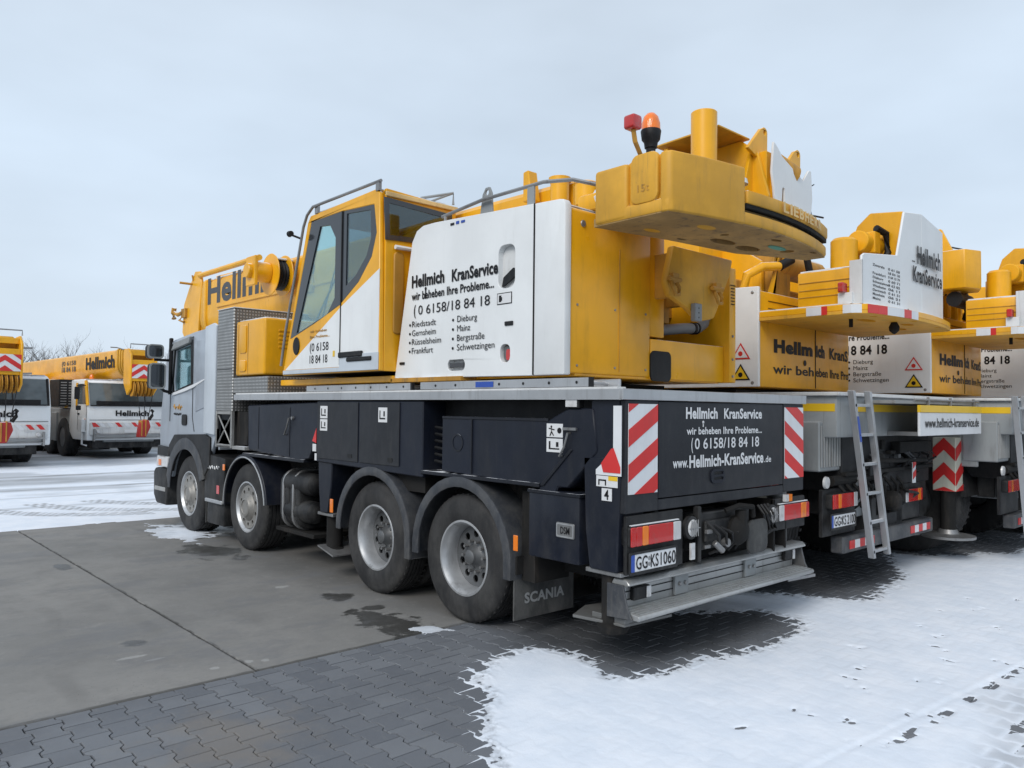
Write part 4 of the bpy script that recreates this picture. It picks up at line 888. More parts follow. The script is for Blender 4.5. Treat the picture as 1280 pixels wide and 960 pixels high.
P('intake_hose', M().tube([(1.22, .86, 2.50), (1.5, .86, 2.50), (1.9, .86, 2.55), (2.15, .86, 2.57), (2.25, .86, 2.62), (2.30, .86, 2.72), (2.31, .86, 2.95)], .050, 14), 'hose', TR); P('hose_clamp', M().ring([(0, .057), (.03, .057), (.03, .045), (0, .045)], (2.05, .86, 2.562), 'X', 16).ring([(0, .057), (.02, .057), (.02, .045), (0, .045)], (2.11, .86, 2.567), 'X', 16), 'black', TR)
# handrail on engine cover
m = M().tube([(.22, 2.32, 3.55), (.22, 1.75, 3.60), (.22, 1.0, 3.60), (.24, .70, 3.56), (.45, .50, 3.50)], .016, 8); m.cyl((.22, 2.27, 3.42), (.22, 2.27, 3.55), .016, n=8)
hr_ = P('handrail', m, 'steel', TR)
P('rail_bracket', M().box(.21, .23, 1.10, 1.18, 3.38, 3.60), 'grey_paint', hr_, bev=.003)
P('lifting_eye', M().holed([(1.84, 3.43), (1.80, 3.66), (1.76, 3.715), (1.71, 3.715), (1.68, 3.66), (1.66, 3.43)], [circ(1.74, 3.67, .025, 8)], 'X', .26, .28), 'grey_paint', TR, bev=.003)
# roof items
P('roof_post', M().prism([(1.72, 3.7), (1.84, 3.7), (1.84, 3.98), (1.77, 3.99)], 'X', .78, .90), 'yellow', TR, bev=.01)
P('filler_cap', M().lathe([(0, .085), (.26, .085), (.265, .10), (.30, .10), (.31, .07), (.31, 0)], (.84, 1.42, 3.55), 'Z', 20), 'yellow', TR); P('filler_cap', M().lathe([(0, .10), (.18, .10), (.185, .11), (.2, .09), (.2, 0)], (.78, 1.05, 3.52), 'Z', 20), 'yellow', TR)
P('snow_lump', M().lathe([(0, .16), (.08, .17), (.15, .13), (.19, .05), (.195, 0)], (.66, .68, 3.40), 'Z', 12), 'stripe_white', TR)
P('hatch_cover', M().box(.5, 1.15, .5, .9, 3.38, 3.52), 'yellow', TR, bev=.03, seg=2)
# counterweight
def bow(x0, x1, y0, bulge, n=12): return [(x0+(x1-x0)*i/n, y0-bulge*(1-(2*i/n-1)**2)) for i in range(n+1)]
lowp = bow(.16, 2.42, -.25, .17, 16)+[(2.42, -.08), (2.05, .06), (1.73, .20), (.9, .29), (.5, .36), (.17, .42)]
holes = [circ(.75, -.16, .10, 14, .05), circ(1.05, -.12, .035, 8), circ(1.25, .02, .16, 14, .06), circ(1.5, -.3, .07, 10, .03), circ(1.62, .02, .15, 14, .07), circ(1.95, -.15, .06, 8), circ(.55, .18, .09, 10, .04), circ(2.15, -.28, .05, 8, .02), circ(.95, .2, .06, 8, .02)]
cw = P('counterweight', M().holed(lowp, holes, 'Z', 3.13, 3.19), ['under_dirty'], TR, bev=.004)
P('slab_core', M().prism([(x_*.98+.025, y_*.95+.01) for x_, y_ in lowp], 'Z', 3.188, 3.262), 'under_dirty', cw, bev=.01)
P('slab_rim', M().prism([(.16, .40)]+bow(.15, 2.43, -.26, .17, 16)+[(2.43, -.08), (2.38, -.08)]+bow(.20, 2.38, -.22, .17, 16)[::-1]+[(.20, .40)], 'Z', 3.135, 3.23), 'yellow_cast', cw, bev=.02, seg=2)
P('counterweight_block', M().prism([(.18, .085), (.18, -.185), (.15, -.19), (.15, -.245), (.17, -.276)]+[(x_, y_-.006) for x_, y_ in bow(.15, 2.43, -.26, .17, 16)[1:6]]+[(.86, .30), (.3, .30)], 'Z', 3.131, 3.545), 'yellow_cast', cw, bev=.028, seg=3)
P('counterweight_block', M().box(.152, .50, .10, .405, 3.138, 3.535), 'yellow_cast', cw, bev=.028, seg=3)
P('counterweight_tab', M().prism(rrect(-.17, .065, 3.22, 3.57, .06, 4), 'X', .148, .19), 'yellow_cast', cw, bev=.012, seg=2)
def bowy(x_): t = (x_-.15)/2.28; return -.26-.17*(1-(2*t-1)**2)
led = [(x_, bowy(x_)-.015) for x_ in np.linspace(.88, 2.42, 12)]
P('nameplate_ledge', M().prism(led+[(x_, y_+.12) for x_, y_ in led[::-1]], 'Z', 3.285, 3.385), 'yellow_cast', cw, bev=.015, seg=2)
P('ledge_groove', M().prism([(x_, y_+.012) for x_, y_ in led]+[(x_, y_+.1) for x_, y_ in led[::-1]], 'Z', 3.255, 3.29), 'grime', cw)
xc = 1.32
for ch in 'LIEBHERR':
    w_ = .035 if ch == 'I' else .085; y_ = bowy(xc)-.031; a_ = math.atan2(bowy(xc+w_)-bowy(xc), w_)
    T(ch, (xc, y_, 3.297), (math.cos(a_), math.sin(a_), 0), (0, 0, 1), w_, .075, 'shell_yellow', cw, .03); xc += w_+.022
P('paint_smear', M().prism(circ(1.75, -.17, .13, 12, .04), 'Z', 3.124, 3.129), 'green_smear', cw)
T('15t', (.145, .0, 3.30), *LFT, .10, .05, 'yellow_dirty', cw, .01)
# exhaust stack, beacon and warning lamp
ex = P('exhaust_stack', M().cyl((1.0, .03, 3.45), (1.0, .03, 4.10), .10, n=24), 'yellow', TR, bev=.006)
P('exhaust_strap', M().box(1.08, 1.14, -.0, .05, 4.05, 4.13).box(1.085, 1.115, -.0, .04, 3.5, 4.05), 'yellow_dirty', ex, bev=.004)
bc = P('beacon', M().lathe([(0, .045), (.04, .05), (.06, .066), (.12, .074), (.13, .07), (.13, 0)], (.36, .05, 3.675), 'Z', 24), 'black', TR)
P('beacon_dome', M().lathe([(.13, .068), (.18, .066), (.225, .053), (.25, .03), (.258, 0)], (.36, .05, 3.675), 'Z', 24), 'beacon', bc); P('beacon_stem', M().cyl((.36, .05, 3.6), (.36, .05, 3.71), .035, n=10), 'black', bc)
P('lamp_arm', M().tube([(.55, .15, 3.58), (.36, .12, 3.60), (.18, .05, 3.68), (.16, .05, 3.76)], .018, 6).box(.26, .46, -.0, .1, 3.575, 3.60), 'yellow_dirty', TR)
P('warning_lamp', M().prism(rrect(.11, .21, 3.76, 3.86, .02, 3), 'Y', .01, .10), 'lens_red', TR, bev=.012, seg=2)
# boom foot / winch housing on top of counterweight
bf = P('boom_foot', M().prism([(.62, 3.4), (-.12, 3.4), (-.20, 3.52), (-.10, 3.90), (.05, 4.02), (.62, 4.0)], 'X', 1.56, 1.60).box(1.20, 1.56, .52, .56, 3.4, 3.99), 'yellow', TR, bev=.006)
P('foot_top_plate', M().prism([(.0, 4.028), (.62, 4.005), (.62, 4.02), (.0, 4.043)], 'X', 1.16, 1.62), 'yellow_cast', bf, bev=.003)
P('foot_cheek', M().prism([(1.36, 3.40), (1.58, 4.02), (1.62, 4.02), (1.62, 3.40)], 'Y', -.06, -.03).box(1.60, 1.68, -.16, .2, 3.4, 3.9), 'yellow', bf, bev=.004)
P('winch_drum', M().cyl((1.22, .30, 3.62), (1.55, .30, 3.62), .16, n=24), 'grime', bf)
P('cross_tube', M().tube([(.45, .35, 3.60), (1.0, .45, 3.74), (1.2, .5, 3.80)], .035, 8), 'yellow', bf)
for x_, y_, z_ in ((1.68, -.10, 4.0), (2.20, -.12, 3.93)):
    P('lifting_lug', M().holed([(x_-.26, z_-.10), (x_-.06, z_+.10)] + [(x_+.045*math.cos(a), z_+.08+.045*math.sin(a)) for a in np.linspace(PI*.75, 0, 6)] + [(x_+.04, z_-.20)], [circ(x_, z_+.08, .02, 8)], 'Y', y_, y_+.03), 'yellow', bf, bev=.004)
wp = [(1.63, 3.97), (1.70, 3.93), (1.76, 3.88), (2.12, 3.75), (2.22, 3.86), (2.26, 3.86), (2.28, 3.62), (2.25, 3.45), (2.23, 3.35), (1.80, 3.35), (1.80, 3.62), (1.77, 3.62), (1.74, 3.38), (1.66, 3.42), (1.63, 3.60), (1.60, 3.72)]
P('white_shield', M().prism(wp, 'Y', -.21, -.19), 'white', bf, bev=.003)
P('shield_sheave', M().cyl((1.85, -.08, 3.86), (2.05, -.14, 3.78), .10, n=20), 'yellow_dirty', bf)
P('shield_frame', M().box(1.66, 2.2, -.185, .4, 3.4, 3.72), 'yellow', bf, bev=.01)
m = M()
for k in range(3): m.tube([(2.24+.0*k, -.12, 3.70-.01*k), (2.36+.02*k, -.12, 3.66), (2.40+.02*k, -.12, 3.52), (2.33, -.12, 3.42-.015*k), (2.22, -.12, 3.44)], .009, 6)
m.tube([(2.26, -.12, 3.70), (2.45, -.14, 3.80)], .005, 5)
P('loose_cable', m, 'black', bf); P('cable_lamp', M().lathe([(0, .04), (-.04, .05), (-.05, 0)], (2.28, -.12, 3.47), 'Y', 12), 'black', bf)
P('foot_hose', M().tube([(1.08, .0, 3.60), (1.15, -.05, 3.66), (1.3, -.05, 3.60), (1.45, .0, 3.56)], .02, 8), 'yellow_dirty', bf); P('foot_snow', M().lathe([(0, .1), (.04, .09), (.06, 0)], (1.2, -.12, 3.545), 'Z', 10), 'stripe_white', bf)
# boom
def boomsec(hw, zb, zt, zm):
    o_ = [(1.30-hw, zt-.05), (1.30-hw+.05, zt), (1.30+hw-.05, zt), (1.30+hw, zt-.05), (1.30+hw, zm)]
    for i in range(1, 12): a = PI*i/12; o_.append((1.30+hw*math.cos(a), zm-(zm-zb)*math.sin(a)))
    o_.append((1.30-hw, zm)); return o_
b0 = boomsec(.36, 2.97, 3.86, 3.35); b1 = boomsec(.36, 2.86, 3.90, 3.28)
bo = P('boom', M().taper(b0, b1, 'Y', 1.35, 9.78), 'yellow', TR, smooth=30)
P('boom_rail', M().box(.915, .945, 2.5, 9.3, 3.40, 3.44), 'yellow', bo, bev=.006)
P('boom_collar', M().prism(boomsec(.385, 2.82, 3.93, 3.25), 'Y', 9.76, 9.88), 'yellow', bo, bev=.012, seg=2)
for k, (hw, zb, zt) in enumerate(((.335, 2.90, 3.87), (.31, 2.94, 3.84), (.285, 2.98, 3.81))):
    P('telescopic_section', M().prism(boomsec(hw, zb, zt, 3.28), 'Y', 9.88, 10.0+.1*k), 'yellow', bo, bev=.01)
    P('section_collar', M().prism(boomsec(hw+.02, zb-.02, zt+.02, 3.27), 'Y', 9.95+.1*k, 9.99+.1*k), 'yellow_cast', bo, bev=.008)
hd = P('boom_head', M().prism([(y_+.38, z_) for y_, z_ in [(9.85, 2.98), (9.75, 3.9), (9.85, 4.12), (10.05, 4.14), (10.25, 3.95), (10.55, 3.6), (10.60, 3.1), (10.35, 2.85)]], 'X', .98, 1.03).prism([(y_+.38, z_) for y_, z_ in [(9.85, 2.98), (9.75, 3.9), (9.85, 4.12), (10.05, 4.14), (10.25, 3.95), (10.55, 3.6), (10.60, 3.1), (10.35, 2.85)]], 'X', 1.57, 1.62).box(1.03, 1.57, 10.18, 10.8, 3.0, 3.8), 'yellow', bo, bev=.01)
P('head_sheave', M().ring([(0, .2), (.02, .17), (.04, .2), (.04, .06), (0, .06)], (1.15, 10.8, 3.3), 'X', 24).ring([(0, .2), (.02, .17), (.04, .2), (.04, .06), (0, .06)], (1.35, 10.8, 3.3), 'X', 24), 'yellow_dirty', bo)
P('head_anchor', M().box(.94, .98, 10.75, 10.95, 3.36, 3.52).tube([(.96, 10.9, 3.46), (.92, 11.05, 3.42), (.90, 11.2, 3.48)], .035, 8).tube([(.90, 11.18, 3.36), (.90, 11.22, 3.46), (.90, 11.18, 3.56)], .045, 8).tube([(.96, 10.9, 3.40), (.93, 11.0, 3.32), (.96, 10.85, 3.28)], .022, 6), 'yellow_dirty', bo)
P('head_bar', M().tube([(.98, 10.55, 3.93), (.78, 10.6, 3.94)], .022, 6).tube([(.98, 10.5, 3.98), (.96, 10.5, 4.08)], .015, 6), 'yellow_dirty', bo)
P('top_tube', M().tube([(.98, 10.2, 4.04), (.94, 7.75, 4.02)], .045, 10).tube([(1.3, 10.2, 4.04), (1.3, 7.75, 4.0)], .04, 10), 'yellow', bo)
P('top_snow', M().box(.98, 1.5, 7.3, 9.6, 3.895, 3.925), 'stripe_white', bo, bev=.01)
T('Hellmich', (.937, 9.72, 3.50), *LFT, 2.95, .40, 'letter_grey', bo, .035); T('(0', (.937, 6.30, 3.56), *LFT, .25, .20, 'letter_black', bo, .01)
# hose drum beside the boom
dr = P('hose_drum', M().cyl((.64, 6.72, 3.60), (.82, 6.72, 3.60), .16, n=28), 'black', TR)
for x_ in (.62, .82):
    P('drum_flange', M().lathe([(0, .285), (.015, .285), (.015, 0)] if x_ > .7 else [(0, 0), (0, .285), (.015, .285), (.015, 0)], (x_, 6.72, 3.60), 'X', 36), 'yellow', dr, bev=.004)
m = M()
for i in range(4): m.ring([(.02+.045*i, .19), (.042+.045*i, .21), (.064+.045*i, .19)], (.62, 6.72, 3.60), 'X', 24)
P('hose_coil', m, 'black', dr)
P('drum_motor', M().cyl((.40, 6.76, 3.62), (.62, 6.76, 3.62), .14, n=24).cyl((.30, 6.76, 3.62), (.42, 6.76, 3.62), .10, n=20).box(.36, .41, 6.62, 6.9, 3.42, 3.82), 'yellow', dr, bev=.01)
P('drum_bracket', M().box(.90, .94, 6.05, 6.5, 3.32, 3.42).tube([(.92, 6.5, 3.4), (.90, 6.3, 3.62), (.93, 6.1, 3.55), (.93, 6.05, 3.38)], .02, 8), 'yellow_dirty', dr, bev=.01)
P('drum_snow', M().box(.68, .92, 6.62, 6.82, 3.80, 3.83), 'stripe_white', dr, bev=.01)
# yellow box in front of crane cab
yb = P('side_cabinet', M().box(.0, .95, 5.50, 6.32, 2.17, 2.86), 'yellow', TR, bev=.03, seg=3)
P('cabinet_snow', M().box(.03, .9, 5.55, 6.28, 2.858, 2.872), 'stripe_white', yb, bev=.006)
P('cabinet_groove', M().box(-.003, .003, 5.95, 5.965, 2.19, 2.82).box(-.003, .003, 6.24, 6.25, 2.19, 2.82), 'yellow_dirty', yb)
P('cabinet_rib', M().prism(rrect(6.0, 6.2, 2.45, 2.80, .03, 3), 'X', -.012, .002).prism(rrect(6.0, 6.2, 2.22, 2.36, .03, 3), 'X', -.014, .002), 'yellow', yb, bev=.006, seg=2)
m = M()
for k in range(5): m.box(.18, .62, 5.490, 5.502, 2.50+.05*k, 2.525+.05*k)
P('cabinet_louvre', m, 'yellow', yb, bev=.004)
# ---- crane cab
CX = -.04
cabo = [(4.93, 2.14), (4.80, 2.56), (4.40, 3.80), (4.34, 3.87), (3.04, 3.905), (2.97, 3.86), (2.93, 2.14)]
wout = [(4.76, 2.55), (4.32, 3.80), (3.70, 3.80), (3.07, 3.76), (3.02, 3.48), (3.10, 3.26), (3.33, 3.04), (3.69, 2.84), (4.2, 2.69)]
cc = P('crane_cab', M().holed(cabo, [wout], 'X', CX, CX+.05), 'yellow', TR, bev=.008)
w1 = [(4.13, 3.72), (3.92, 3.70), (3.80, 3.55), (3.80, 2.92), (3.95, 2.76), (4.62, 2.60), (4.56, 2.75)]; w2 = [(3.58, 3.76), (3.13, 3.72), (3.12, 3.44), (3.20, 3.27), (3.40, 3.10), (3.58, 3.02)]
P('window_surround', M().holed(wout, [w1, w2], 'X', CX+.004, CX+.03), 'frit', cc); P('cab_glass', M().prism(w1, 'X', CX+.012, CX+.016), 'glass', cc); P('cab_glass', M().prism(w2, 'X', CX+.012, CX+.016), 'glass_dark', cc)
P('white_livery', M().prism([(4.86, 2.20), (3.665, 2.81), (3.665, 2.20)], 'X', CX-.003, CX+.001).prism([(3.655, 2.815), (2.95, 3.12), (2.95, 2.32), (3.655, 2.32)], 'X', CX-.003, CX+.001), 'white', cc)
P('sill_plate', M().prism([(4.90, 2.15), (4.90, 2.195), (3.66, 2.195), (3.66, 2.32), (2.94, 2.32), (2.94, 2.15)], 'X', CX-.012, CX-.0005), 'silver_light', cc, bev=.004)
P('door_edge', M().box(CX-.008, CX, 3.652, 3.668, 2.22, 3.80), 'black', cc)
P('door_grip', M().box(CX-.03, CX, 3.22, 3.66, 2.29, 2.345).box(CX-.03, CX, 3.05, 3.5, 2.245, 2.285), 'black', cc, bev=.008)
P('cab_socket', M().prism(circ(4.60, 2.46, .075, 16, .10), 'X', CX-.012, CX), 'black', cc, bev=.01)
XC = CX-.006
T('wir beheben', (XC, 4.29, 2.585), *LFT, .36, .028, 'yellow_dirty', cc, .02); T('Ihre Probleme...', (XC, 4.29, 2.525), *LFT, .42, .028, 'yellow_dirty', cc, .02)
T('(0 6158', (XC, 4.29, 2.385), *LFT, .40, .085, 'letter_black', cc, .006); T('18 84 18', (XC, 4.29, 2.255), *LFT, .38, .085, 'letter_black', cc, .006)
P('sticker', M().box(XC, XC+.002, 3.76, 3.80, 2.31, 2.37), 'sticker_yellow', cc)
P('cab_rear_wall', M().holed([(CX+.05, 2.14), (.86, 2.14), (.86, 3.86), (CX+.05, 3.90)], [[(.04, 3.44), (.74, 3.48), (.74, 3.74), (.02, 3.77)]], 'Y', 2.93, 2.97), 'yellow', cc, bev=.004)
P('rear_window', M().prism([(.02, 3.42), (.78, 3.46), (.78, 3.76), (.0, 3.79)], 'Y', 2.922, 2.928), 'glass_dark', cc); P('rear_window_frame', M().holed([(.0, 3.40), (.80, 3.44), (.80, 3.78), (-.02, 3.81)], [[(.05, 3.45), (.73, 3.49), (.73, 3.73), (.03, 3.76)]], 'Y', 2.915, 2.93), 'frit', cc)
P('cab_roof', M().prism([(4.36, 3.86), (3.0, 3.90), (2.93, 3.87), (2.93, 3.84), (4.38, 3.82)], 'X', CX+.05, .86), 'yellow', cc, bev=.006)
P('roof_snow', M().box(.02, .8, 3.02, 4.25, 3.90, 3.915), 'stripe_white', cc, bev=.005)
P('roof_edge', M().box(-.01, .87, 2.90, 2.925, 3.82, 3.865), 'shell_yellow', cc, bev=.006)
P('cab_far_side', M().holed([(4.9, 2.14), (4.38, 3.82), (2.97, 3.84), (2.93, 2.14)], [[(4.62, 2.62), (4.26, 3.72), (3.15, 3.74), (3.15, 2.9), (3.6, 2.62)]], 'X', .82, .86), 'yellow', cc); P('cab_glass', M().prism([(4.62, 2.62), (4.26, 3.72), (3.15, 3.74), (3.15, 2.9), (3.6, 2.62)], 'X', .838, .842), 'glass', cc)
P('cab_windscreen', M().prism([(4.93, 2.30), (4.80, 2.60), (4.38, 3.82), (4.36, 3.82), (4.78, 2.58), (4.90, 2.30)], 'X', CX+.05, .82), 'glass', cc); P('cab_floor', M().box(CX+.05, .82, 2.97, 4.88, 2.14, 2.20), 'black', cc)
P('operator_seat', M().box(.2, .65, 3.35, 3.8, 2.45, 2.6).box(.2, .65, 3.25, 3.38, 2.5, 3.15).box(.30, .55, 3.25, 3.35, 3.15, 3.35).box(.05, .2, 3.4, 3.9, 2.6, 2.72).box(.3, .5, 3.4, 3.7, 2.2, 2.45), 'black', cc, bev=.04, seg=2)
P('control_console', M().box(.55, .78, 4.2, 4.6, 2.2, 2.9).tube([(.12, 3.9, 2.72), (.12, 3.93, 2.86)], .02, 6), 'black', cc, bev=.02)
P('corner_post', M().tube([(.83, 4.93, 2.15), (.83, 4.38, 3.85)], .035, 6), 'yellow', cc)
P('rear_grab_panel', M().prism(rrect(.10, .22, 2.5, 3.30, .04, 3), 'Y', 2.915, 2.935), 'yellow_dirty', cc, bev=.01)
P('white_pipe', M().cyl((.10, 2.90, 3.34), (.4, 2.90, 3.34), .022, n=8), 'white', cc)
m = M().tube([(CX-.02, 4.93, 2.25), (CX-.02, 4.845, 2.60), (CX-.02, 4.46, 3.76), (CX-.02, 4.38, 3.88), (CX-.02, 4.25, 3.95), (CX, 2.95, 3.97)], .016, 8)
for y_, z_ in ((4.2, 3.87), (3.0, 3.88)): m.box(CX-.01, CX+.02, y_-.03, y_+.03, z_, z_+.09)
P('cab_rail', m, 'steel', cc); P('rail_lamp', M().cyl((CX-.02, 4.50, 3.64), (CX-.12, 4.56, 3.68), .012, n=8).lathe([(0, .03), (.05, .035), (.06, 0)], (CX-.12, 4.54, 3.69), 'Y', 10), 'black', cc)
P('wiper', M().tube([(.2, 4.97, 2.4), (.45, 4.62, 3.3)], .012, 6).tube([(.35, 4.97, 2.4), (.4, 4.5, 3.5)], .010, 6), 'black', cc)
P('roof_bracket', M().tube([(.5, 3.05, 3.92), (.8, 2.9, 4.0), (.8, 2.9, 3.88)], .015, 6).tube([(.6, 3.0, 3.9), (.8, 2.9, 4.0)], .012, 6), 'grey_paint', cc)
m = M()
P('counter_jacket', M().box(.9, 1.0, 3.0, 5.4, 2.1, 2.9).box(1.6, 1.7, 3.0, 5.4, 2.1, 2.9), 'yellow_dirty', TR, bev=.01)
P('lift_cylinder', M().cyl((1.3, 4.9, 2.3), (1.3, 6.2, 3.0), .15, n=20), 'yellow_dirty', TR)
# ladders lying on the deck edge
def ladder_flat(y0, y1, x0, z0, label, sticker=None):
    L = thing('ladder', label, 'ladder', ((x0*2+.35)/2, (y0+y1)/2, z0))
    for x_ in (x0, x0+.33):
        P('side_rail', M().box(x_, x_+.025, y0, y1, z0, z0+.065), 'aluminium', L, bev=.004)
    n = int((y1-y0)/.28)
    for k in range(n): y_ = y0+.12+k*.28; P('rung', M().cyl((x0+.01, y_, z0+.032), (x0+.34, y_, z0+.032), .014, n=8), 'aluminium', L)
    m = M()
    for k in range(n): m.lathe([(-.003, .012), (-.002, 0)], (x0, y0+.12+k*.28, z0+.032), 'X', 8)
    P('rung_end', m, 'black', L)
    if sticker: P('sticker', M().box(x0-.004, x0-.001, sticker, sticker+.22, z0+.01, z0+.055), 'blue', L)
    P('end_cap', M().box(x0-.003, x0+.028, y0-.02, y0+.005, z0-.002, z0+.067), 'black', L)
    return L
ladder_flat(.32, 2.35, .02, 1.955, 'aluminium ladder section with a blue sticker lying on the black truck deck', 1.35)
ladder_flat(2.55, 4.55, .06, 1.955, 'aluminium ladder section lying flat on the deck below the crane cab')
#CRANES
# ================================================================== the parked all-terrain cranes to the right
def side_text(par, x, y, z, mat='letter_black', k=1.0):
    T('Hellmich', (x, y, z+.85), *LFT, .46, .10, mat, par, .04); T('KranService', (x, y-.56, z+.85), *LFT, .58, .095, mat, par, .03)
    T('wir beheben Ihre Probleme...', (x, y, z+.70), *LFT, 1.15, .075, mat, par, .028); T('(0 6158/18 84 18', (x, y, z+.50), *LFT, 1.12, .12, mat, par, .03)
    for i, (a, b) in enumerate((('Riedstadt', 'Dieburg'), ('Gernsheim', 'Mainz'), ('Rüsselsheim', 'Bergstraße'), ('Frankfurt', 'Schwetzingen'))):
        P('bullet', M().prism(circ(y-.60, z+.37-.085*i+.025, .016, 8), 'X', x, x+.002), mat, par)
        T(a, (x, y-.06, z+.37-.085*i), *LFT, (.36, .37, .45, .33)[i], .055, mat, par, 0); T(b, (x, y-.66, z+.37-.085*i), *LFT, (.27, .2, .38, .48)[i], .055, mat, par, 0)
C2 = thing('mobile_crane', 'yellow mobile crane with white counterweight plate reading Hellmich KranService, just right of the nearest truck', 'crane truck', (4.62, 5, 0), 'mobile cranes parked in a row on the right')
# carrier
m = M().box(3.15, 6.12, -.02, 10.5, 1.55, 1.95).box(4.0, 5.2, .2, 10.5, .7, 1.5)
cr2 = P('carrier_body', m, 'grey_paint', C2, bev=.02, seg=2)
P('deck_edge', M().box(3.10, 6.16, -.06, 10.4, 1.95, 1.985), 'white_dirty', C2, bev=.006)
P('yellow_band', M().box(3.6, 6.12, -.024, -.021, 1.80, 1.875).box(3.146, 3.149, .0, 10, 1.80, 1.875), 'sticker_yellow', cr2)
P('corner_plate', M().box(3.10, 3.15, .34, .9, 1.15, 1.93), 'grey_paint', cr2, bev=.01)
bx = P('tool_locker', M().box(3.08, 3.62, .12, .5, 1.22, 1.70), 'grey_paint', C2, bev=.012)
m = M()
for k in range(9): m.box(3.10+.055*k, 3.122+.055*k, .108, .121, 1.26, 1.66)
P('locker_rib', m, 'aluminium_dirty', bx, bev=.004)
P('underframe', M().box(3.5, 5.8, .1, 10, 1.0, 1.55).box(3.6, 5.6, .3, .5, .75, 1.1).box(4.2, 5.0, .1, .4, .5, .9), 'black', C2, bev=.01)
for y_ in (1.25, 2.9, 5.4, 7.05, 8.7):
    for x_, sg in ((3.2, 1), (6.05, -1)): wheel(C2, x_, y_, sg, .42, False, .68, .33, detail=False)
m = M()
for y_ in (1.25, 2.9, 5.4, 7.05, 8.7): m.cyl((3.5, y_, .68), (5.8, y_, .68), .1, n=10)
P('axle', m, 'grime', C2)
for y_ in (1.25, 2.9):
    m = M(); arch_band(m, y_, .70, .78, 3.16, 3.7, .1, PI-.1, lip=.07); P('mudguard', m, 'black', C2)
    m = M(); arch_band(m, y_, .70, .78, 6.10, 5.5, .1, PI-.1, lip=.07); P('mudguard', m, 'black', C2)
bu = P('rear_bumper', M().box(3.38, 5.72, .03, .16, .42, .58), 'mudguard', C2, bev=.012)
for x0 in (3.52, 5.05):
    for k in range(5): P('reflector_strip', M().box(x0+.115*k, x0+.115*k+.11, .024, .029, .455, .535), 'red' if k % 2 == 0 else 'stripe_white', bu)
taillight(3.17, 3.72, True, C2, y=.04, z0=.86, z1=1.01); taillight(4.93, 5.42, False, C2, y=.04, z0=.80, z1=.95)
plate(3.12, .69, .52, .125, .03, ('GG', 'KS', '2100'), C2)
P('lamp_bracket', M().box(3.1, 3.8, .1, .14, .6, 1.05).box(4.85, 5.5, .1, .14, .6, 1.0), 'black', C2, bev=.005)
P('round_reflector', M().lathe([(0, .06), (-.02, .055), (-.025, 0)], (3.14, .09, 1.12), 'Y', 18), 'lens_white', C2)
P('tow_coupling', M().lathe([(0, .10), (-.10, .11), (-.15, .08), (-.16, 0)], (4.6, .12, .85), 'Y', 16).box(4.3, 4.9, .1, .25, .7, 1.0), 'grime', C2, bev=.01)
m = M()
for k in range(10): x_ = 3.4+.16*k; m.tube([(x_, .15, 1.15), (x_+.05, .05, 1.02), (x_+.13, .08, .9+.02*(k % 3)), (x_+.12, .2, .8)], .018, 6)
m.cyl((3.3, .12, 1.12), (4.3, .10, 1.14), .05, n=10)
P('hydraulic_line', m, 'grime', C2)
P('spare_housing', M().lathe([(0, .22), (.25, .24), (.3, .2), (.3, 0)], (5.2, .25, 1.12), 'Y', 20).box(3.9, 4.25, .1, .4, .95, 1.2).box(5.5, 6.0, .2, .8, .75, 1.3), 'black', C2, bev=.02)
rc = random.Random(11)
for k in range(26):
    x_ = rc.uniform(3.75, 5.75); z_ = rc.uniform(.95, 1.42); y_ = rc.uniform(.0, .10); mt_ = rc.choice(['grime', 'mudguard', 'black', 'black', 'grime', 'hose'])
    if k % 2: P('hydraulic_hose', M().tube([(x_, y_+.1, z_), (x_+rc.uniform(-.1, .1), y_, z_-.05), (x_+rc.uniform(-.25, .25), y_, z_-rc.uniform(.08, .15)), (x_+rc.uniform(-.2, .2), y_+.12, z_-rc.uniform(.15, .25))], rc.uniform(.010, .022), 6), mt_, C2)
    else: P('valve_block', M().box(x_, x_+rc.uniform(.05, .16), y_, y_+.1, z_, z_+rc.uniform(.04, .12)), mt_, C2, bev=.006)
P('crossbeam', M().box(3.5, 5.8, .05, .12, 1.16, 1.20).cyl((3.9, .02, 1.30), (5.5, .02, 1.26), .025, n=8).box(4.7, 5.6, .0, .1, 1.36, 1.48), 'grime', C2, bev=.006)
P('hazard_strip', M().box(5.02, 5.10, -.01, .0, 1.02, 1.25), 'stripe_white', C2); P('warning_stripe', M().prism([(5.02, 1.06), (5.10, 1.10), (5.10, 1.17), (5.02, 1.13)], 'Y', -.014, -.010).prism([(5.02, 1.18), (5.10, 1.22), (5.10, 1.25), (5.02, 1.25)], 'Y', -.014, -.010), 'red', C2)
# website board on the rear
wb = P('website_board', M().box(4.26, 6.14, -.36, -.335, 1.56, 1.80), 'letter_white', C2, bev=.004)
P('board_band', M().box(4.26, 6.14, -.365, -.335, 1.802, 1.875), 'sticker_yellow', wb)
T('www.hellmich-kranservice.de', (4.38, -.366, 1.645), *REAR, 1.66, .095, 'letter_black', wb, .012)
P('board_rail', M().cyl((4.2, -.33, 1.93), (6.15, -.33, 1.93), .012, n=8).box(4.55, 4.57, -.345, -.32, 1.78, 1.96).box(5.2, 5.22, -.345, -.32, 1.78, 1.96).box(5.95, 5.97, -.345, -.32, 1.78, 1.96).box(4.3, 6.1, -.33, -.02, 1.56, 1.60), 'steel', wb)
P('rear_platform', M().box(3.75, 6.12, -.32, -.02, 1.885, 1.915), 'aluminium_dirty', C2, bev=.004)
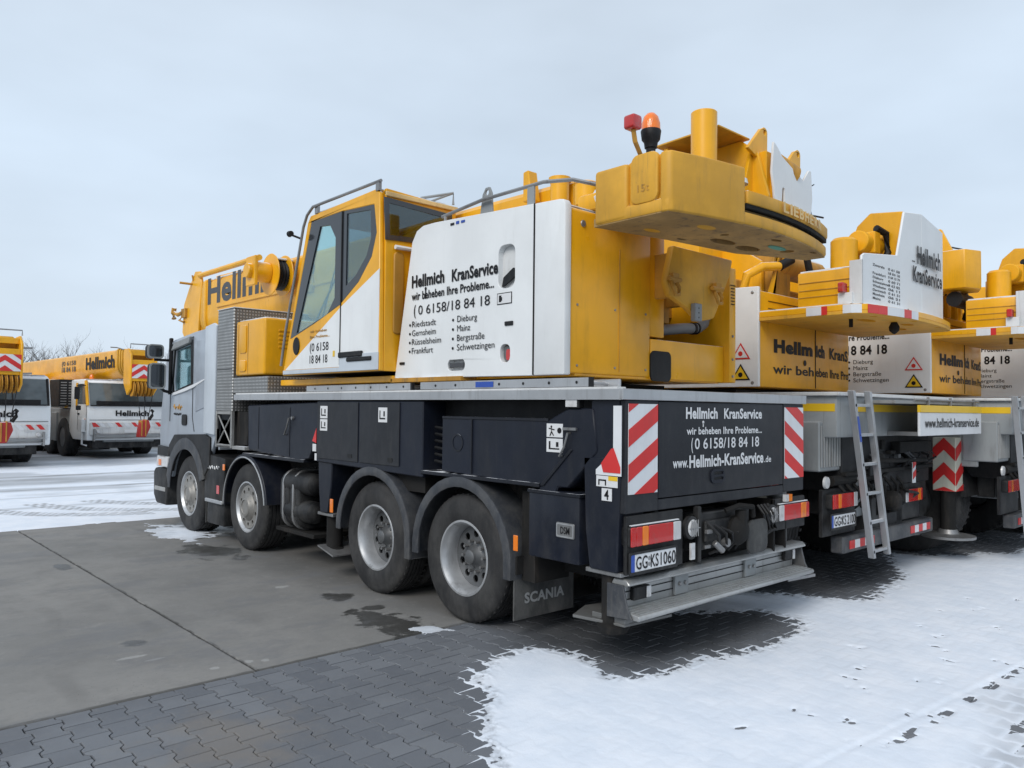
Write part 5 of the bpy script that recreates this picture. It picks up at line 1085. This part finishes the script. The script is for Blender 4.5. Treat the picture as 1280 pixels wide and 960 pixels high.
# outriggers with chevrons
for x0, x1 in ((2.91, 3.16), (6.16, 6.40)):
    og = P('outrigger_leg', M().box(x0, x1, .52, .78, .85, 1.50), 'stripe_cream', C2, bev=.006)
    xf = x0 if x0 < 4 else x1; sg = -1 if x0 < 4 else 1
    for k in range(-1, 2):
        z_ = .92+.30*k; lo_ = lambda v: min(max(v, .852), 1.498)
        P('chevron', M().prism([(.525, lo_(z_)), (.65, lo_(z_+.13)), (.775, lo_(z_)), (.775, lo_(z_+.15)), (.65, lo_(z_+.28)), (.525, lo_(z_+.15))], 'X', xf, xf+sg*.005), 'red', og)
        P('warning_stripe', M().prism([(x0, lo_(z_)), (x1, lo_(z_+.16)), (x1, lo_(z_+.31)), (x0, lo_(z_+.15))], 'Y', .514, .519), 'red', og)
    P('leg_cylinder', M().cyl(((x0+x1)/2, .65, .35), ((x0+x1)/2, .65, .86), .085, n=16), 'grime', og)
    P('outrigger_foot', M().lathe([(0, .30), (.03, .30), (.05, .12), (.1, .1)], ((x0+x1)/2, .65, .28), 'Z', 24), 'steel', og)
# superstructure
P('slewing_ring', M().lathe([(0, .8), (.1, .8)], (4.72, 3.6, 1.985), 'Z', 36).box(3.7, 5.8, 1.4, 6.5, 1.99, 2.04), 'black', C2)
sh = P('rear_housing', M().prism([(3.50, 1.0), (4.79, 1.0), (6.02, 1.15), (6.3, 1.7), (6.3, 3.2), (3.50, 3.2)], 'Z', 2.06, 3.10), 'yellow', C2, bev=.012, seg=2)
P('housing_seam', M().box(4.786, 4.798, .994, 1.0, 2.07, 2.85), 'black', sh)
T('Hellm', (3.82, .996, 2.455), *REAR, .90, .13, 'letter_black', sh, .06); T('ich', (4.81, .998, 2.455), (1, .122, 0), (0, 0, 1), .30, .13, 'letter_black', sh, .06); T('KranS', (5.28, 1.055, 2.455), (1, .122, 0), (0, 0, 1), .70, .125, 'letter_black', sh, .035)
T('wir beh', (3.80, .996, 2.215), *REAR, .95, .10, 'letter_black', sh, .02); T('eben Ihre Pro', (4.81, .998, 2.215), (1, .122, 0), (0, 0, 1), 1.2, .10, 'letter_black', sh, .02)
P('hook_emblem', M().prism(circ(4.53, 2.36, .035, 10), 'Y', .994, .996), 'letter_black', sh)
sw = P('side_panel', M().prism([(.99, 2.06), (.99, 3.14), (2.6, 3.2), (3.2, 2.06)], 'X', 3.478, 3.52), 'white', sh, bev=.006)
side_text(sw, 3.474, 2.66, 2.10)
for z_, mm in ((2.13, 'sticker_yellow'), (2.36, 'stripe_white')):
    P('warning_triangle', M().prism([(1.315, z_), (1.085, z_), (1.20, z_+.18)], 'X', 3.472, 3.476), 'letter_black' if mm[1] == 't' and z_ < 2.2 else 'red', sw); P('triangle_face', M().prism([(1.288, z_+.016), (1.112, z_+.016), (1.20, z_+.152)], 'X', 3.469, 3.472), mm, sw)
    P('triangle_symbol', M().prism(circ(1.2, z_+.06, .028, 8), 'X', 3.467, 3.469), 'letter_black' if z_ < 2.2 else 'red', sw)
P('panel_bolt', M().lathe([(0, .02), (-.01, 0)], (3.476, 1.06, 3.08), 'X', 8).lathe([(0, .02), (-.01, 0)], (3.476, 1.06, 2.10), 'X', 8), 'steel', sw)
# upper rear box with horizontal grooves + vents
ub = P('ballast_block', M().box(3.62, 5.6, .0, .62, 2.865, 3.25), 'yellow', C2, bev=.02, seg=2)
m = M()
for z_ in (2.98, 3.05, 3.13): m.box(3.612, 3.622, .02, .60, z_, z_+.008).box(3.64, 5.6, -.006, .002, z_, z_+.008)
P('block_groove', m, 'yellow_dirty', ub)
P('snow_cap', M().box(3.64, 5.5, .02, .60, 3.248, 3.264), 'stripe_white', ub, bev=.006)
P('vent_slot', M().box(3.7, 4.7, .994, 1.0, 3.0, 3.006).box(3.7, 4.7, .994, 1.0, 2.92, 2.926), 'black', sh)
P('housing_snow', M().box(3.56, 5.0, 1.04, 1.8, 3.098, 3.112), 'stripe_white', sh, bev=.005)
# counterweight slab
sl_ = [(3.50, 1.02), (3.50, .0), (3.56, -.08)]+[(3.6+(2.28)*i/10, -.12-.12*(1-(i/5-1)**2)) for i in range(11)]+[(5.95, -.06), (5.98, 1.02)]
cs = P('counterweight', M().holed(sl_, [circ(4.2, .15, .18, 14, .07), circ(4.9, .0, .12, 12, .06), circ(5.3, .25, .15, 12, .08), circ(3.9, -.05, .04, 8), circ(4.6, -.18, .04, 8), circ(5.4, -.14, .04, 8)], 'Z', 2.765, 2.80), 'yellow_cast', C2, bev=.003)
P('slab_plate', M().prism(sl_, 'Z', 2.80, 2.862), 'yellow', cs, bev=.006); P('slab_snow', M().prism([(3.52, 1.0), (3.52, .02), (3.64, .02), (3.64, 1.0)], 'Z', 2.862, 2.876), 'stripe_white', cs, bev=.004)
for y0, y1, mm in ((.46, .30, 'stripe_white'), (.30, .24, 'red')): P('edge_stripe', M().box(3.494, 3.499, y1, y0, 2.772, 2.858), mm, cs)
P('edge_stripe', M().prism([(3.56-.006, -.075), (3.50-.006, .0), (3.494, .08), (3.499, .08), (3.503, .0), (3.56, -.08)], 'Z', 2.772, 2.858), 'stripe_white', cs)
def edgey(x_): return -.12-.12*(1-((x_-3.6)/1.14-1)**2)
for k in range(6):
    x0 = 3.60+.16*k; q = [(x0, edgey(x0)-.006), (x0+.158, edgey(x0+.158)-.006), (x0+.158, edgey(x0+.158)-.001), (x0, edgey(x0)-.001)]
    P('edge_stripe', M().prism(q, 'Z', 2.772, 2.858), 'red' if k in (0, 1, 4) else 'stripe_white', cs)
P('slab_hook', M().lathe([(0, .03), (-.05, .055), (-.09, .05), (-.12, .02), (-.13, 0)], (4.55, .0, 2.765), 'Z', 12).cyl((3.95, .2, 2.68), (3.95, .2, 2.77), .02, n=10), 'grime', cs)
P('yellow_corner', M().box(5.0, 5.98, .3, 1.0, 2.862, 3.3), 'yellow', cs, bev=.01)
# white shell
wsx = [(3.56, 2.86), (3.56, 3.34), (3.62, 3.37), (4.42, 3.46), (4.62, 3.96), (5.10, 4.02), (5.10, 2.86)]
ws = P('white_plate', M().prism(wsx, 'Y', -.085, -.06), 'white', C2, bev=.006)
P('white_plate_wing', M().add([(5.10,-.085,2.87),(5.10,-.085,4.02),(5.84,-.055,3.93),(5.84,-.055,2.90),(5.10,-.06,2.87),(5.10,-.06,4.02),(5.84,-.03,3.93),(5.84,-.03,2.90)], [(0,1,2,3),(7,6,5,4),(0,4,5,1),(1,5,6,2),(2,6,7,3),(3,7,4,0)]), 'white', ws, bev=.003)
P('white_side', M().box(3.555, 3.58, -.085, .04, 2.862, 3.30).add([(5.845,-.05,2.90),(5.845,-.05,3.55),(5.97,.22,3.50),(5.97,.22,2.92),(5.83,-.04,2.90),(5.83,-.04,3.55),(5.95,.23,3.50),(5.95,.23,2.92)], [(0,1,2,3),(7,6,5,4),(0,4,5,1),(1,5,6,2),(2,6,7,3),(3,7,4,0)]), 'white_dirty', ws, bev=.002)
wy = -.088
for i, (a, b) in enumerate((('Zentrale', '0 61 58'), ('', '18 84 18'), ('Frankfurt', '0 69 15 79'), ('Dieburg', '0 60 71'), ('Schwetzingen', '0 62 02'), ('Wiesbaden', '06 11'), ('Darmstadt', '0 61 51'), ('Mannheim', '06 21'), ('Mainz', '0 61 31'))):
    z_ = 3.27-.042*i
    if a: T(a, (3.80, wy, z_), *REAR, .032*len(a)+.03, .024, 'letter_grey', ws, .02)
    T(b, (4.18, wy, z_), *REAR, .30, .024, 'letter_grey', ws, .02)
T('Hellmich', (4.94, -.098, 3.45), *REAR, .70, .18, 'letter_black', ws, .04); T('..', (4.82, -.09, 3.45), *REAR, .07, .08, 'letter_black', ws, .02); T('KranService', (4.82, -.098, 3.24), *REAR, .86, .16, 'letter_black', ws, .03)
P('marker_lamp', M().box(3.46, 3.56, .06, .12, 2.98, 3.08), 'lens_red', ws, bev=.01); P('lamp_bracket', M().box(3.52, 3.6, .0, .14, 2.87, 2.98), 'white', ws)
P('plate_bolt', M().lathe([(0, .02), (-.015, 0)], (4.7, -.088, 2.90), 'Y', 8).lathe([(0, .02), (-.015, 0)], (5.7, .02, 2.93), 'Y', 8), 'steel', ws)
# winch, tank, boom foot etc. on top
P('oil_tank', M().lathe([(0, .14), (.56, .14), (.59, .11), (.60, 0)], (4.28, .42, 3.1), 'Z', 24), 'yellow', C2); P('oil_tank', M().lathe([(0, .15), (.52, .15), (.55, .11), (.56, 0)], (4.72, .55, 3.1), 'Z', 24), 'yellow', C2)
P('winch_side', M().prism([(.1, 3.2), (-.03, 3.90), (.04, 4.04), (.40, 4.08), (.55, 3.95), (.62, 3.75), (.62, 3.2)], 'X', 4.9, 4.95).prism([(.1, 3.2), (-.03, 3.90), (.04, 4.04), (.40, 4.08), (.55, 3.95), (.62, 3.75), (.62, 3.2)], 'X', 5.5, 5.55).box(4.95, 5.5, .1, .45, 3.97, 4.00), 'yellow', C2, bev=.01)
P('winch_drum', M().cyl((4.95, .35, 3.6), (5.5, .35, 3.6), .25, n=28), 'grime', C2)
P('winch_motor', M().cyl((4.45, .35, 3.68), (4.9, .35, 3.68), .12, n=20).box(4.6, 4.75, .22, .48, 3.56, 3.80), 'yellow', C2, bev=.01); P('motor_hose', M().tube([(4.7, .25, 3.85), (4.85, .2, 3.8), (4.9, .2, 3.6), (4.85, .25, 3.45)], .04, 8), 'black', C2)
P('boom_foot', M().prism([(1.2, 2.9), (1.2, 3.5), (1.5, 3.7), (2.2, 3.7), (2.8, 3.5), (2.8, 2.9)], 'X', 3.9, 3.98).prism([(1.2, 2.9), (1.2, 3.5), (1.5, 3.7), (2.2, 3.7), (2.8, 3.5), (2.8, 2.9)], 'X', 5.3, 5.38), 'yellow', C2, bev=.01)
P('rear_strut', M().tube([(3.95, 1.1, 3.1), (3.95, .95, 3.9), (3.95, 1.2, 4.2)], .05, 8).tube([(4.1, 1.3, 3.1), (4.15, 1.0, 3.6), (4.05, 1.2, 4.1)], .03, 8).prism([(.85, 3.95), (1.25, 3.95), (1.1, 4.28), (1.0, 4.28)], 'X', 3.90, 3.96), 'yellow', C2, bev=.004)
P('ballast_box', M().prism([(3.45, 3.44), (3.45, 3.86), (4.25, 3.86), (4.4, 3.80), (4.4, 3.42)], 'Y', 1.7, 2.7), 'yellow', C2, bev=.02)
P('stay_cable', M().tube([(4.0, 1.1, 4.1), (5.0, 1.0, 4.15)], .012, 5).tube([(4.0, 1.1, 4.0), (5.0, 1.3, 3.7)], .010, 5), 'black', C2)
P('grab_pipe', M().tube([(3.6, 1.25, 3.1), (3.6, 1.2, 3.3), (3.75, 1.1, 3.4), (3.95, 1.0, 3.42)], .05, 12), 'yellow', C2); P('pipe_hose', M().tube([(3.95, 1.0, 3.42), (4.1, .95, 3.5), (4.2, 1.0, 3.7)], .055, 12).tube([(4.3, .9, 3.75), (4.35, .85, 3.4), (4.45, .85, 3.2), (4.5, .9, 3.1)], .04, 8), 'black', C2)
P('machinery', M().box(3.7, 5.8, 1.4, 4.8, 2.1, 3.3).cyl((4.2, 1.2, 3.5), (5.2, 1.2, 3.5), .15, n=16).box(4.0, 4.4, 1.1, 1.5, 3.1, 3.8), 'yellow_dirty', C2, bev=.02)
cbb = P('crane_cab', M().prism([(5.0, 2.1), (5.0, 3.6), (6.4, 3.6), (6.9, 2.8), (6.9, 2.1)], 'X', 3.4, 4.2), 'yellow', C2, bev=.03); P('cab_glass', M().prism([(5.1, 2.6), (5.1, 3.5), (6.3, 3.5), (6.7, 2.8), (6.7, 2.6)], 'X', 3.39, 3.40), 'glass_dark', cbb)
bo2 = [(x_+3.42, z_-.10) for x_, z_ in boomsec(.45, 2.75, 3.85, 3.25)]
P('boom', M().prism(bo2, 'Y', 1.8, 12.5), 'yellow', C2, smooth=30)
P('carrier_cab', M().prism([(10.5, .7), (10.5, 1.9), (11, 2.3), (12.4, 2.4), (12.8, 1.7), (12.8, .7)], 'X', 3.2, 6.1), 'white', C2, bev=.05, seg=2)
P('tank_cover', M().box(3.16, 3.6, 3.9, 4.7, .7, 1.5), 'grey_paint', C2, bev=.03)
DX, DY = 3.30, -.58
C3 = copy_tree(C2); C3.location = (4.62+DX, 5+DY, 0); C3['label'] = 'yellow mobile crane with white side panel listing Dieburg and Mainz, partly behind the second crane'
C4 = copy_tree(C2); C4.location = (4.62+2*DX, 5+2*DY, 0); C4['label'] = 'mobile crane at the right picture edge, only its white side panel showing'
for c_ in (C3, C4):
    for ch in list(c_.children):
        if ch.name.startswith('website_board') or (c_ is C4 and ch.name.startswith('white_plate')) or (ch.name.startswith('number_plate')):
            for g_ in list(ch.children): bpy.data.objects.remove(g_)
            bpy.data.objects.remove(ch)
for c_, k_ in ((C3, 1), (C4, 2)):
    O = Vector((4.62+k_*DX, 5+k_*DY, 0)); ox, oy = k_*DX, k_*DY
    bb_ = P('ballast_box', M().prism([(x_+ox, y_+oy) for x_, y_ in ((3.50, .82), (3.50, .58), (3.78, .48), (4.1, .60), (4.1, 1.3), (3.6, 1.3))], 'Z', 3.40, 3.90), 'yellow', c_, bev=.02, seg=2)
    P('machinery', M().box(3.95+ox, 5.0+ox, 1.15+oy, 1.7+oy, 3.1, 3.78).box(4.2+ox, 4.3+ox, 1.0+oy, 1.15+oy, 3.1, 3.95).box(4.5+ox, 4.58+ox, 1.0+oy, 1.15+oy, 3.1, 3.85), 'yellow', c_, bev=.02)
    P('hydraulic_line', M().tube([(4.36+ox, 1.1+oy, 3.15), (4.34+ox, 1.05+oy, 3.5), (4.40+ox, 1.1+oy, 3.8)], .025, 6), 'yellow_dirty', c_); P('pump', M().cyl((3.62+ox, .75+oy, 3.28), (4.1+ox, .75+oy, 3.28), .10, n=14), 'black', c_)
# hanging ladders
def ladder_up(x0, x1, y0, z0, y1, z1, label, blue=True, lean=-.28):
    L = thing('ladder', label, 'ladder', ((x0+x1)/2, y0, z0)); n = 6
    w = .025
    for xa in (x0, x1):
        m = M().add([(xa-w,y0-.03,z0),(xa+w,y0-.03,z0),(xa+w,y0+.03,z0),(xa-w,y0+.03,z0),(xa-w+lean,y1-.03,z1),(xa+w+lean,y1-.03,z1),(xa+w+lean,y1+.03,z1),(xa-w+lean,y1+.03,z1)], [(3,2,1,0),(4,5,6,7),(0,1,5,4),(1,2,6,5),(2,3,7,6),(3,0,4,7)])
        P('side_rail', m, 'aluminium', L, bev=.004)
    for k in range(n):
        t = .04+.175*k; y_ = y0+(y1-y0)*t; z_ = z0+(z1-z0)*t; P('rung', M().box(x0+lean*t, x1+lean*t, y_-.02, y_+.02, z_-.014, z_+.014), 'aluminium', L, bev=.003)
        P('rung_plug', M().lathe([(0, .016), (-.006, 0)], (x0+lean*t, y_-.031, z_), 'Y', 8), 'black', L)
    if blue:
        t0, t1 = .70, .85; q = M().add([(x0-w*.9+lean*t0, y0+(y1-y0)*t0-.034, z0+(z1-z0)*t0), (x0+w*.9+lean*t0, y0+(y1-y0)*t0-.034, z0+(z1-z0)*t0), (x0+w*.9+lean*t1, y0+(y1-y0)*t1-.034, z0+(z1-z0)*t1), (x0-w*.9+lean*t1, y0+(y1-y0)*t1-.034, z0+(z1-z0)*t1)], [(0, 1, 2, 3)]); P('sticker', q, 'blue', L)
    return L
ladder_up(3.68, 4.04, -.12, .37, -.12, 2.00, 'aluminium ladder with blue sticker hooked on the rear of the second crane', True, -.45)
ladder_up(3.30+DX, 3.66+DX, -.12+DY, .37, -.12+DY, 2.00, 'aluminium ladder cut by the right picture edge, on the third crane', False, -.45)
#BACK
# ================================================================== two cranes in the background, facing us
def back_crane(label, loc, rot):
    B = thing('mobile_crane', label, 'crane truck', (0, 0, 0), 'mobile cranes parked facing the camera in the background')
    lo = P('carrier_cab', M().prism([(.0, .62), (-.02, 1.2), (.02, 1.74), (.25, 2.52), (.5, 2.60), (1.9, 2.60), (1.95, .9), (1.5, .62)], 'X', -1.37, 1.37), 'white', B, bev=.04, seg=2)
    P('windscreen', M().prism([(-.005, 1.76), (.225, 2.49), (.26, 2.49), (.04, 1.76)], 'X', -1.28, 1.28), 'screen_glass', lo)
    P('side_window', M().prism([(.15, 1.8), (.36, 2.46), (1.0, 2.46), (1.0, 1.8)], 'X', -1.385, -1.36), 'screen_glass', lo)
    P('cab_pillar', M().tube([(-1.36, .0, 1.75), (-1.36, .24, 2.56)], .05, 8).box(-1.40, -1.36, 1.05, 1.15, 1.7, 2.5), 'yellow', lo)
    P('roof_snow', M().box(-1.3, 1.3, .45, 1.8, 2.60, 2.62), 'stripe_white', lo)
    P('screen_frame', M().tube([(-1.28, -.02, 1.75), (1.28, -.02, 1.75)], .02, 6).tube([(1.3, .0, 1.74), (1.3, .22, 2.5)], .035, 6), 'black', lo)
    P('window_post', M().tube([(.42, -.012, 1.76), (.42, .22, 2.49)], .018, 6), 'black', lo)
    P('dashboard', M().box(-1.1, 1.1, -.012, .02, 1.77, 1.90), 'black', lo)
    P('door_seam', M().box(-1.376, -1.368, .98, 1.0, .95, 2.5).box(-1.376, -1.368, .06, .08, .95, 1.75), 'black', lo); P('door_handle', M().box(-1.40, -1.37, .80, .95, 1.45, 1.50), 'black', lo)
    P('panel_line', M().box(-1.3, 1.3, -.028, -.018, 1.28, 1.292), 'black', lo)
    P('number_plate', M().box(-.26, .26, -.115, -.10, .86, .97), 'letter_white', lo); P('fog_lamp', M().lathe([(0, .07), (-.02, .06), (-.03, 0)], (-1.05, -.10, .92), 'Y', 12).lathe([(0, .07), (-.02, .06), (-.03, 0)], (1.05, -.10, .92), 'Y', 12), 'lens_white', lo)
    P('side_indicator', M().box(-1.385, -1.37, .15, .25, 1.25, 1.32), 'lens_orange', lo)
    P('beacon', M().lathe([(0, .07), (.12, .07), (.18, .03), (.19, 0)], (-1.0, .9, 2.61), 'Z', 12), 'beacon', lo)
    P('wiper', M().tube([(-.9, -.02, 1.80), (-.3, .0, 1.86)], .015, 5).tube([(.2, -.02, 1.80), (.8, .0, 1.86)], .015, 5), 'black', lo)
    T('Hellmich', (-.52, -.03, 1.42), *REAR, 1.05, .17, 'letter_black', lo, .04)
    bmp = P('front_bumper', M().box(-1.3, 1.3, -.08, .1, .78, 1.22), 'white_dirty', B, bev=.03)
    for k in range(10): P('warning_stripe', M().prism([(-1.25+.05, 1.06), (-1.05+.05, 1.06), (-1.15+.0, 1.20), (-1.25, 1.20)] if k == 0 else [(x_+(.255*k), z_) for x_, z_ in ((-1.2, 1.06), (-1.08, 1.06), (-1.2, 1.20), (-1.32, 1.20))], 'Y', -.09, -.082), 'red' if k in (0, 3, 5, 8, 9) else 'stripe_white', bmp)
    P('headlight', M().box(-1.1, -.7, -.095, -.08, 1.0, 1.055).box(.7, 1.1, -.095, -.08, 1.0, 1.055), 'lens_white', bmp)
    P('step_grid', M().box(-1.2, 1.2, -.16, .05, .80, .84).box(-1.2, 1.2, -.13, .05, .68, .71).box(-1.2, -1.15, -.16, .0, .6, 1.0).box(1.15, 1.2, -.16, .0, .6, 1.0), 'steel', bmp, bev=.004)
    P('corner_step', M().tube([(-1.45, .2, 1.2), (-1.45, .2, .5), (-1.3, .2, .45)], .03, 6).box(-1.5, -1.3, .1, .5, .9, 1.3), 'white_dirty', B)
    P('mirror', M().box(-1.75, -1.6, .0, .06, 1.95, 2.35).tube([(-1.4, .1, 2.4), (-1.68, .03, 2.38)], .02, 6).box(-1.7, -1.55, .0, .05, 1.6, 1.75), 'black', B, bev=.02)
    ch = P('carrier_body', M().box(-1.37, 1.37, 1.95, 12, .9, 1.65).box(-.8, .8, .2, 12, .55, .9), 'grey_paint', B, bev=.02)
    P('grille_box', M().box(-1.75, -1.2, 1.75, 2.9, 1.7, 2.62), 'black', B, bev=.02)
    m = M()
    for k in range(9): m.box(-1.70, -1.52, 1.74, 1.75, 1.78+.09*k, 1.81+.09*k).box(-1.46, -1.28, 1.74, 1.75, 1.78+.09*k, 1.81+.09*k)
    P('grille_bar', m, 'steel', B)
    P('outrigger_cover', M().box(-1.45, -1.3, 3.2, 3.8, .5, 1.5).box(1.3, 1.45, 3.2, 3.8, .5, 1.5), 'grey_paint', B, bev=.02)
    for y_ in (2.45, 4.1, 6.6, 8.3, 10):
        for x_, sg in ((-1.45, 1), (1.40, -1)): wheel(B, x_, y_, sg, .40, False, .66, .33, detail=False)
    P('crane_cab', M().prism([(2.9, 1.8), (2.6, 2.1), (2.9, 2.62), (4.4, 2.62), (4.4, 1.8)], 'X', -1.35, -.6), 'yellow', B, bev=.03); P('superstructure', M().box(-1.2, 1.2, 4.4, 10, 1.8, 2.7).box(-.9, .9, 9, 13, 2.2, 3.0), 'yellow', B, bev=.03); P('yellow_strut', M().tube([(-1.5, 1.8, 1.7), (-1.5, 2.4, 2.65)], .07, 6).tube([(-1.1, 1.6, 1.75), (-1.1, 2.1, 2.6)], .05, 6), 'yellow', B)
    bs = [(x_-1.3, z_-.24) for x_, z_ in boomsec(.42, 2.92, 3.86, 3.35)]
    bb = P('boom', M().prism(bs, 'Y', .2, 13.5), 'yellow', B, smooth=30)
    T('Hellmich', (-.43, 3.6, 3.06), *LFT, 3.1, .38, 'letter_black', bb, .05); T('(0 6158', (-.43, 6.6, 3.27), *LFT, 1.8, .16, 'letter_grey', bb, .02); T('18 84 18', (-.43, 6.6, 3.02), *LFT, 1.8, .18, 'letter_grey', bb, .02)
    for k in range(4): P('section_collar', M().prism([(x_*(1+.02*(3-k)), z_) for x_, z_ in [(a*(1.04-.03*k), (b-3.0)*(1.06-.04*k)+3.0) for a, b in bs]], 'Y', .15-.16*k, .24-.16*k), 'yellow_cast', bb, bev=.01)
    bh = P('boom_head', M().prism([(-.35, 2.5), (-.35, 3.6), (-.75, 3.62), (-1.0, 3.4), (-1.0, 2.3), (-.7, 2.1)], 'X', -.42, -.36).prism([(-.35, 2.5), (-.35, 3.6), (-.75, 3.62), (-1.0, 3.4), (-1.0, 2.3), (-.7, 2.1)], 'X', .36, .42).box(-.36, .36, -.97, -.4, 2.55, 3.25).box(-.36, .36, -.8, -.4, 3.4, 3.55), 'yellow', bb, bev=.01)
    wp_ = P('warning_plate', M().box(-.38, .38, -.995, -.98, 2.65, 3.10), 'stripe_white', bb)
    P('chevron', M().prism([(-.38, 2.68), (-.38, 2.82), (0, 3.08), (.38, 2.82), (.38, 2.68), (0, 2.94)], 'Y', -1.002, -.996).prism([(-.2, 2.65), (0, 2.80), (.2, 2.65)], 'Y', -1.002, -.996).prism([(-.38, 2.95), (-.38, 3.10), (-.18, 3.10)], 'Y', -1.002, -.996).prism([(.38, 2.95), (.38, 3.10), (.18, 3.10)], 'Y', -1.002, -.996), 'red', bb)
    m = M()
    for k in range(6): m.ring([(0, .26), (.025, .22), (.05, .26), (.05, .08), (0, .08)], (-.33+.115*k, -.85, 2.32), 'X', 20)
    P('sheave', m, 'yellow_dirty', bb)
    P('head_rail', M().tube([(-.4, -.9, 3.62), (-.4, -.9, 3.76), (.4, -.9, 3.76), (.4, -.9, 3.62)], .02, 6).tube([(.42, -.6, 3.3), (.72, -.6, 3.32)], .03, 6).tube([(.42, -.6, 2.6), (.72, -.6, 2.62)], .03, 6).tube([(-.4, -.3, 3.6), (-.4, .4, 3.70), (-.6, .4, 3.70)], .02, 6), 'steel', bb)
    hk = P('hook_block', M().prism([(-.12, 1.08), (-.16, .74), (.08, .74), (.22, 1.08), (.16, 1.30), (-.06, 1.30)], 'Y', -1.12, -.85), 'red_hook', B, bev=.03, seg=2)
    P('hook_rib', M().box(-.08, -.05, -1.14, -.83, .78, 1.28).box(.04, .07, -1.14, -.83, .78, 1.32), 'yellow_dirty', hk, bev=.005); P('hook', M().tube([(.2, -.98, 1.3), (.3, -.98, 1.45), (.32, -.98, 1.58), (.26, -.98, 1.62)], .05, 8), 'grime', hk)
    P('hoist_rope', M().tube([(-.2, -1.0, 2.2), (-.06, -1.0, 1.30)], .012, 5).tube([(.05, -1.0, 2.2), (.04, -1.0, 1.30)], .012, 5).tube([(.3, -1.0, 2.2), (.16, -1.0, 1.3)], .012, 5), 'black', hk)
    P('underside', M().box(-1.1, 1.1, .3, 2, .35, .7), 'black', B)
    B.location = loc; B.rotation_euler = (0, 0, rot); return B
BC = back_crane('yellow boomed crane facing the camera with red hook block, left of the silver cab', (4.17, 24.4, 0), math.radians(2))
BA = copy_tree(BC); BA.location = (-.10, 21.9, 0); BA.rotation_euler = (0, 0, math.radians(2)); BA['label'] = 'white fronted crane with chevron boom tip, cut by the left picture edge'
# bare trees
def tree_mesh(seed, h):
    rs = random.Random(seed); m = M(); tr = M()
    def br(p, d, ln, rad, lv, mm):
        q = [p]; cur = Vector(p); dd = Vector(d)
        for i in range(3):
            dd = (dd+Vector((rs.uniform(-.18, .18), rs.uniform(-.18, .18), rs.uniform(-.02, .16)))).normalized(); cur = cur+dd*ln/3; q.append(tuple(cur))
        mm.tube(q, [rad, rad*.85, rad*.7, rad*.5], 4 if lv else 7, cap=False)
        if lv < 5:
            for k in range(rs.choice((3, 4)) if lv < 3 else 3):
                t = rs.randint(1, 3); a = rs.uniform(0, 2*PI); sp_ = rs.uniform(.45, .95)
                nd = (dd+Vector((math.cos(a)*sp_, math.sin(a)*sp_, rs.uniform(-.05, .35)))).normalized(); br(q[t], nd, ln*rs.uniform(.58, .8), rad*.5, lv+1, m)
    br((0, 0, 0), (0, 0, 1), h*.36, h*.02, 0, tr); return tr, m
protos = []
_tr = [(-14+11.5*k+random.uniform(-3, 3), random.uniform(88, 112), random.uniform(8.2, 10.2)) for k in range(21)]
for i, (px, dd_, h_) in enumerate(_tr):
    k = (px-640)/973.7; w_ = Vector((-4.113, -3.371, 0))+dd_*(Vector((f.x, f.y, 0))+Vector((r.x, r.y, 0))*k)
    lab = 'bare leafless tree rising behind the yellow booms at the far left'
    if i < 3:
        O = Vector((0, 0, 0)); t_ = thing('bare_tree', lab, 'tree', (0, 0, 0), 'bare trees on the horizon'); tr, cm = tree_mesh(i+3, 9.0); P('trunk', tr, 'bark_hazed', t_); P('crown', cm, 'bark_hazed', t_); protos.append(t_)
    else: t_ = copy_tree(protos[i % 3])
    t_.location = w_; t_.rotation_euler = (0, 0, i*1.7); t_.scale = (h_/9,)*3
O = Vector((0, 0, 0))
# distant hedge / scrub line along the horizon
gx = np.linspace(-160, 420, 300); vs = []; m = M()
hh = 1.2+2.2*fbm(gx, gx*0, .05, 4, 77)+1.0*fbm(gx, gx*0, .6, 3, 78)
pl = [(float(x_), 0.0) for x_ in (gx[0], gx[-1])]
top = [(float(x_), float(z_)) for x_, z_ in zip(gx, hh)]
for (y0, y1, s_) in ((150, 158, 1.0), (162, 170, 1.25)):
    n = len(top); v_ = [(x_, y0, -.1) for x_, z_ in top]+[(x_, y0+1.5, z_*s_) for x_, z_ in top]+[(x_, y1, z_*s_*.9) for x_, z_ in top]+[(x_, y1+1, -.1) for x_, z_ in top]; m.add(v_, [(k*n+i, k*n+i+1, (k+1)*n+i+1, (k+1)*n+i) for k in range(3) for i in range(n-1)])
P('hedge', m, 'far_green', kind='stuff', label='dark hedge and scrub line along the horizon', category='hedge')
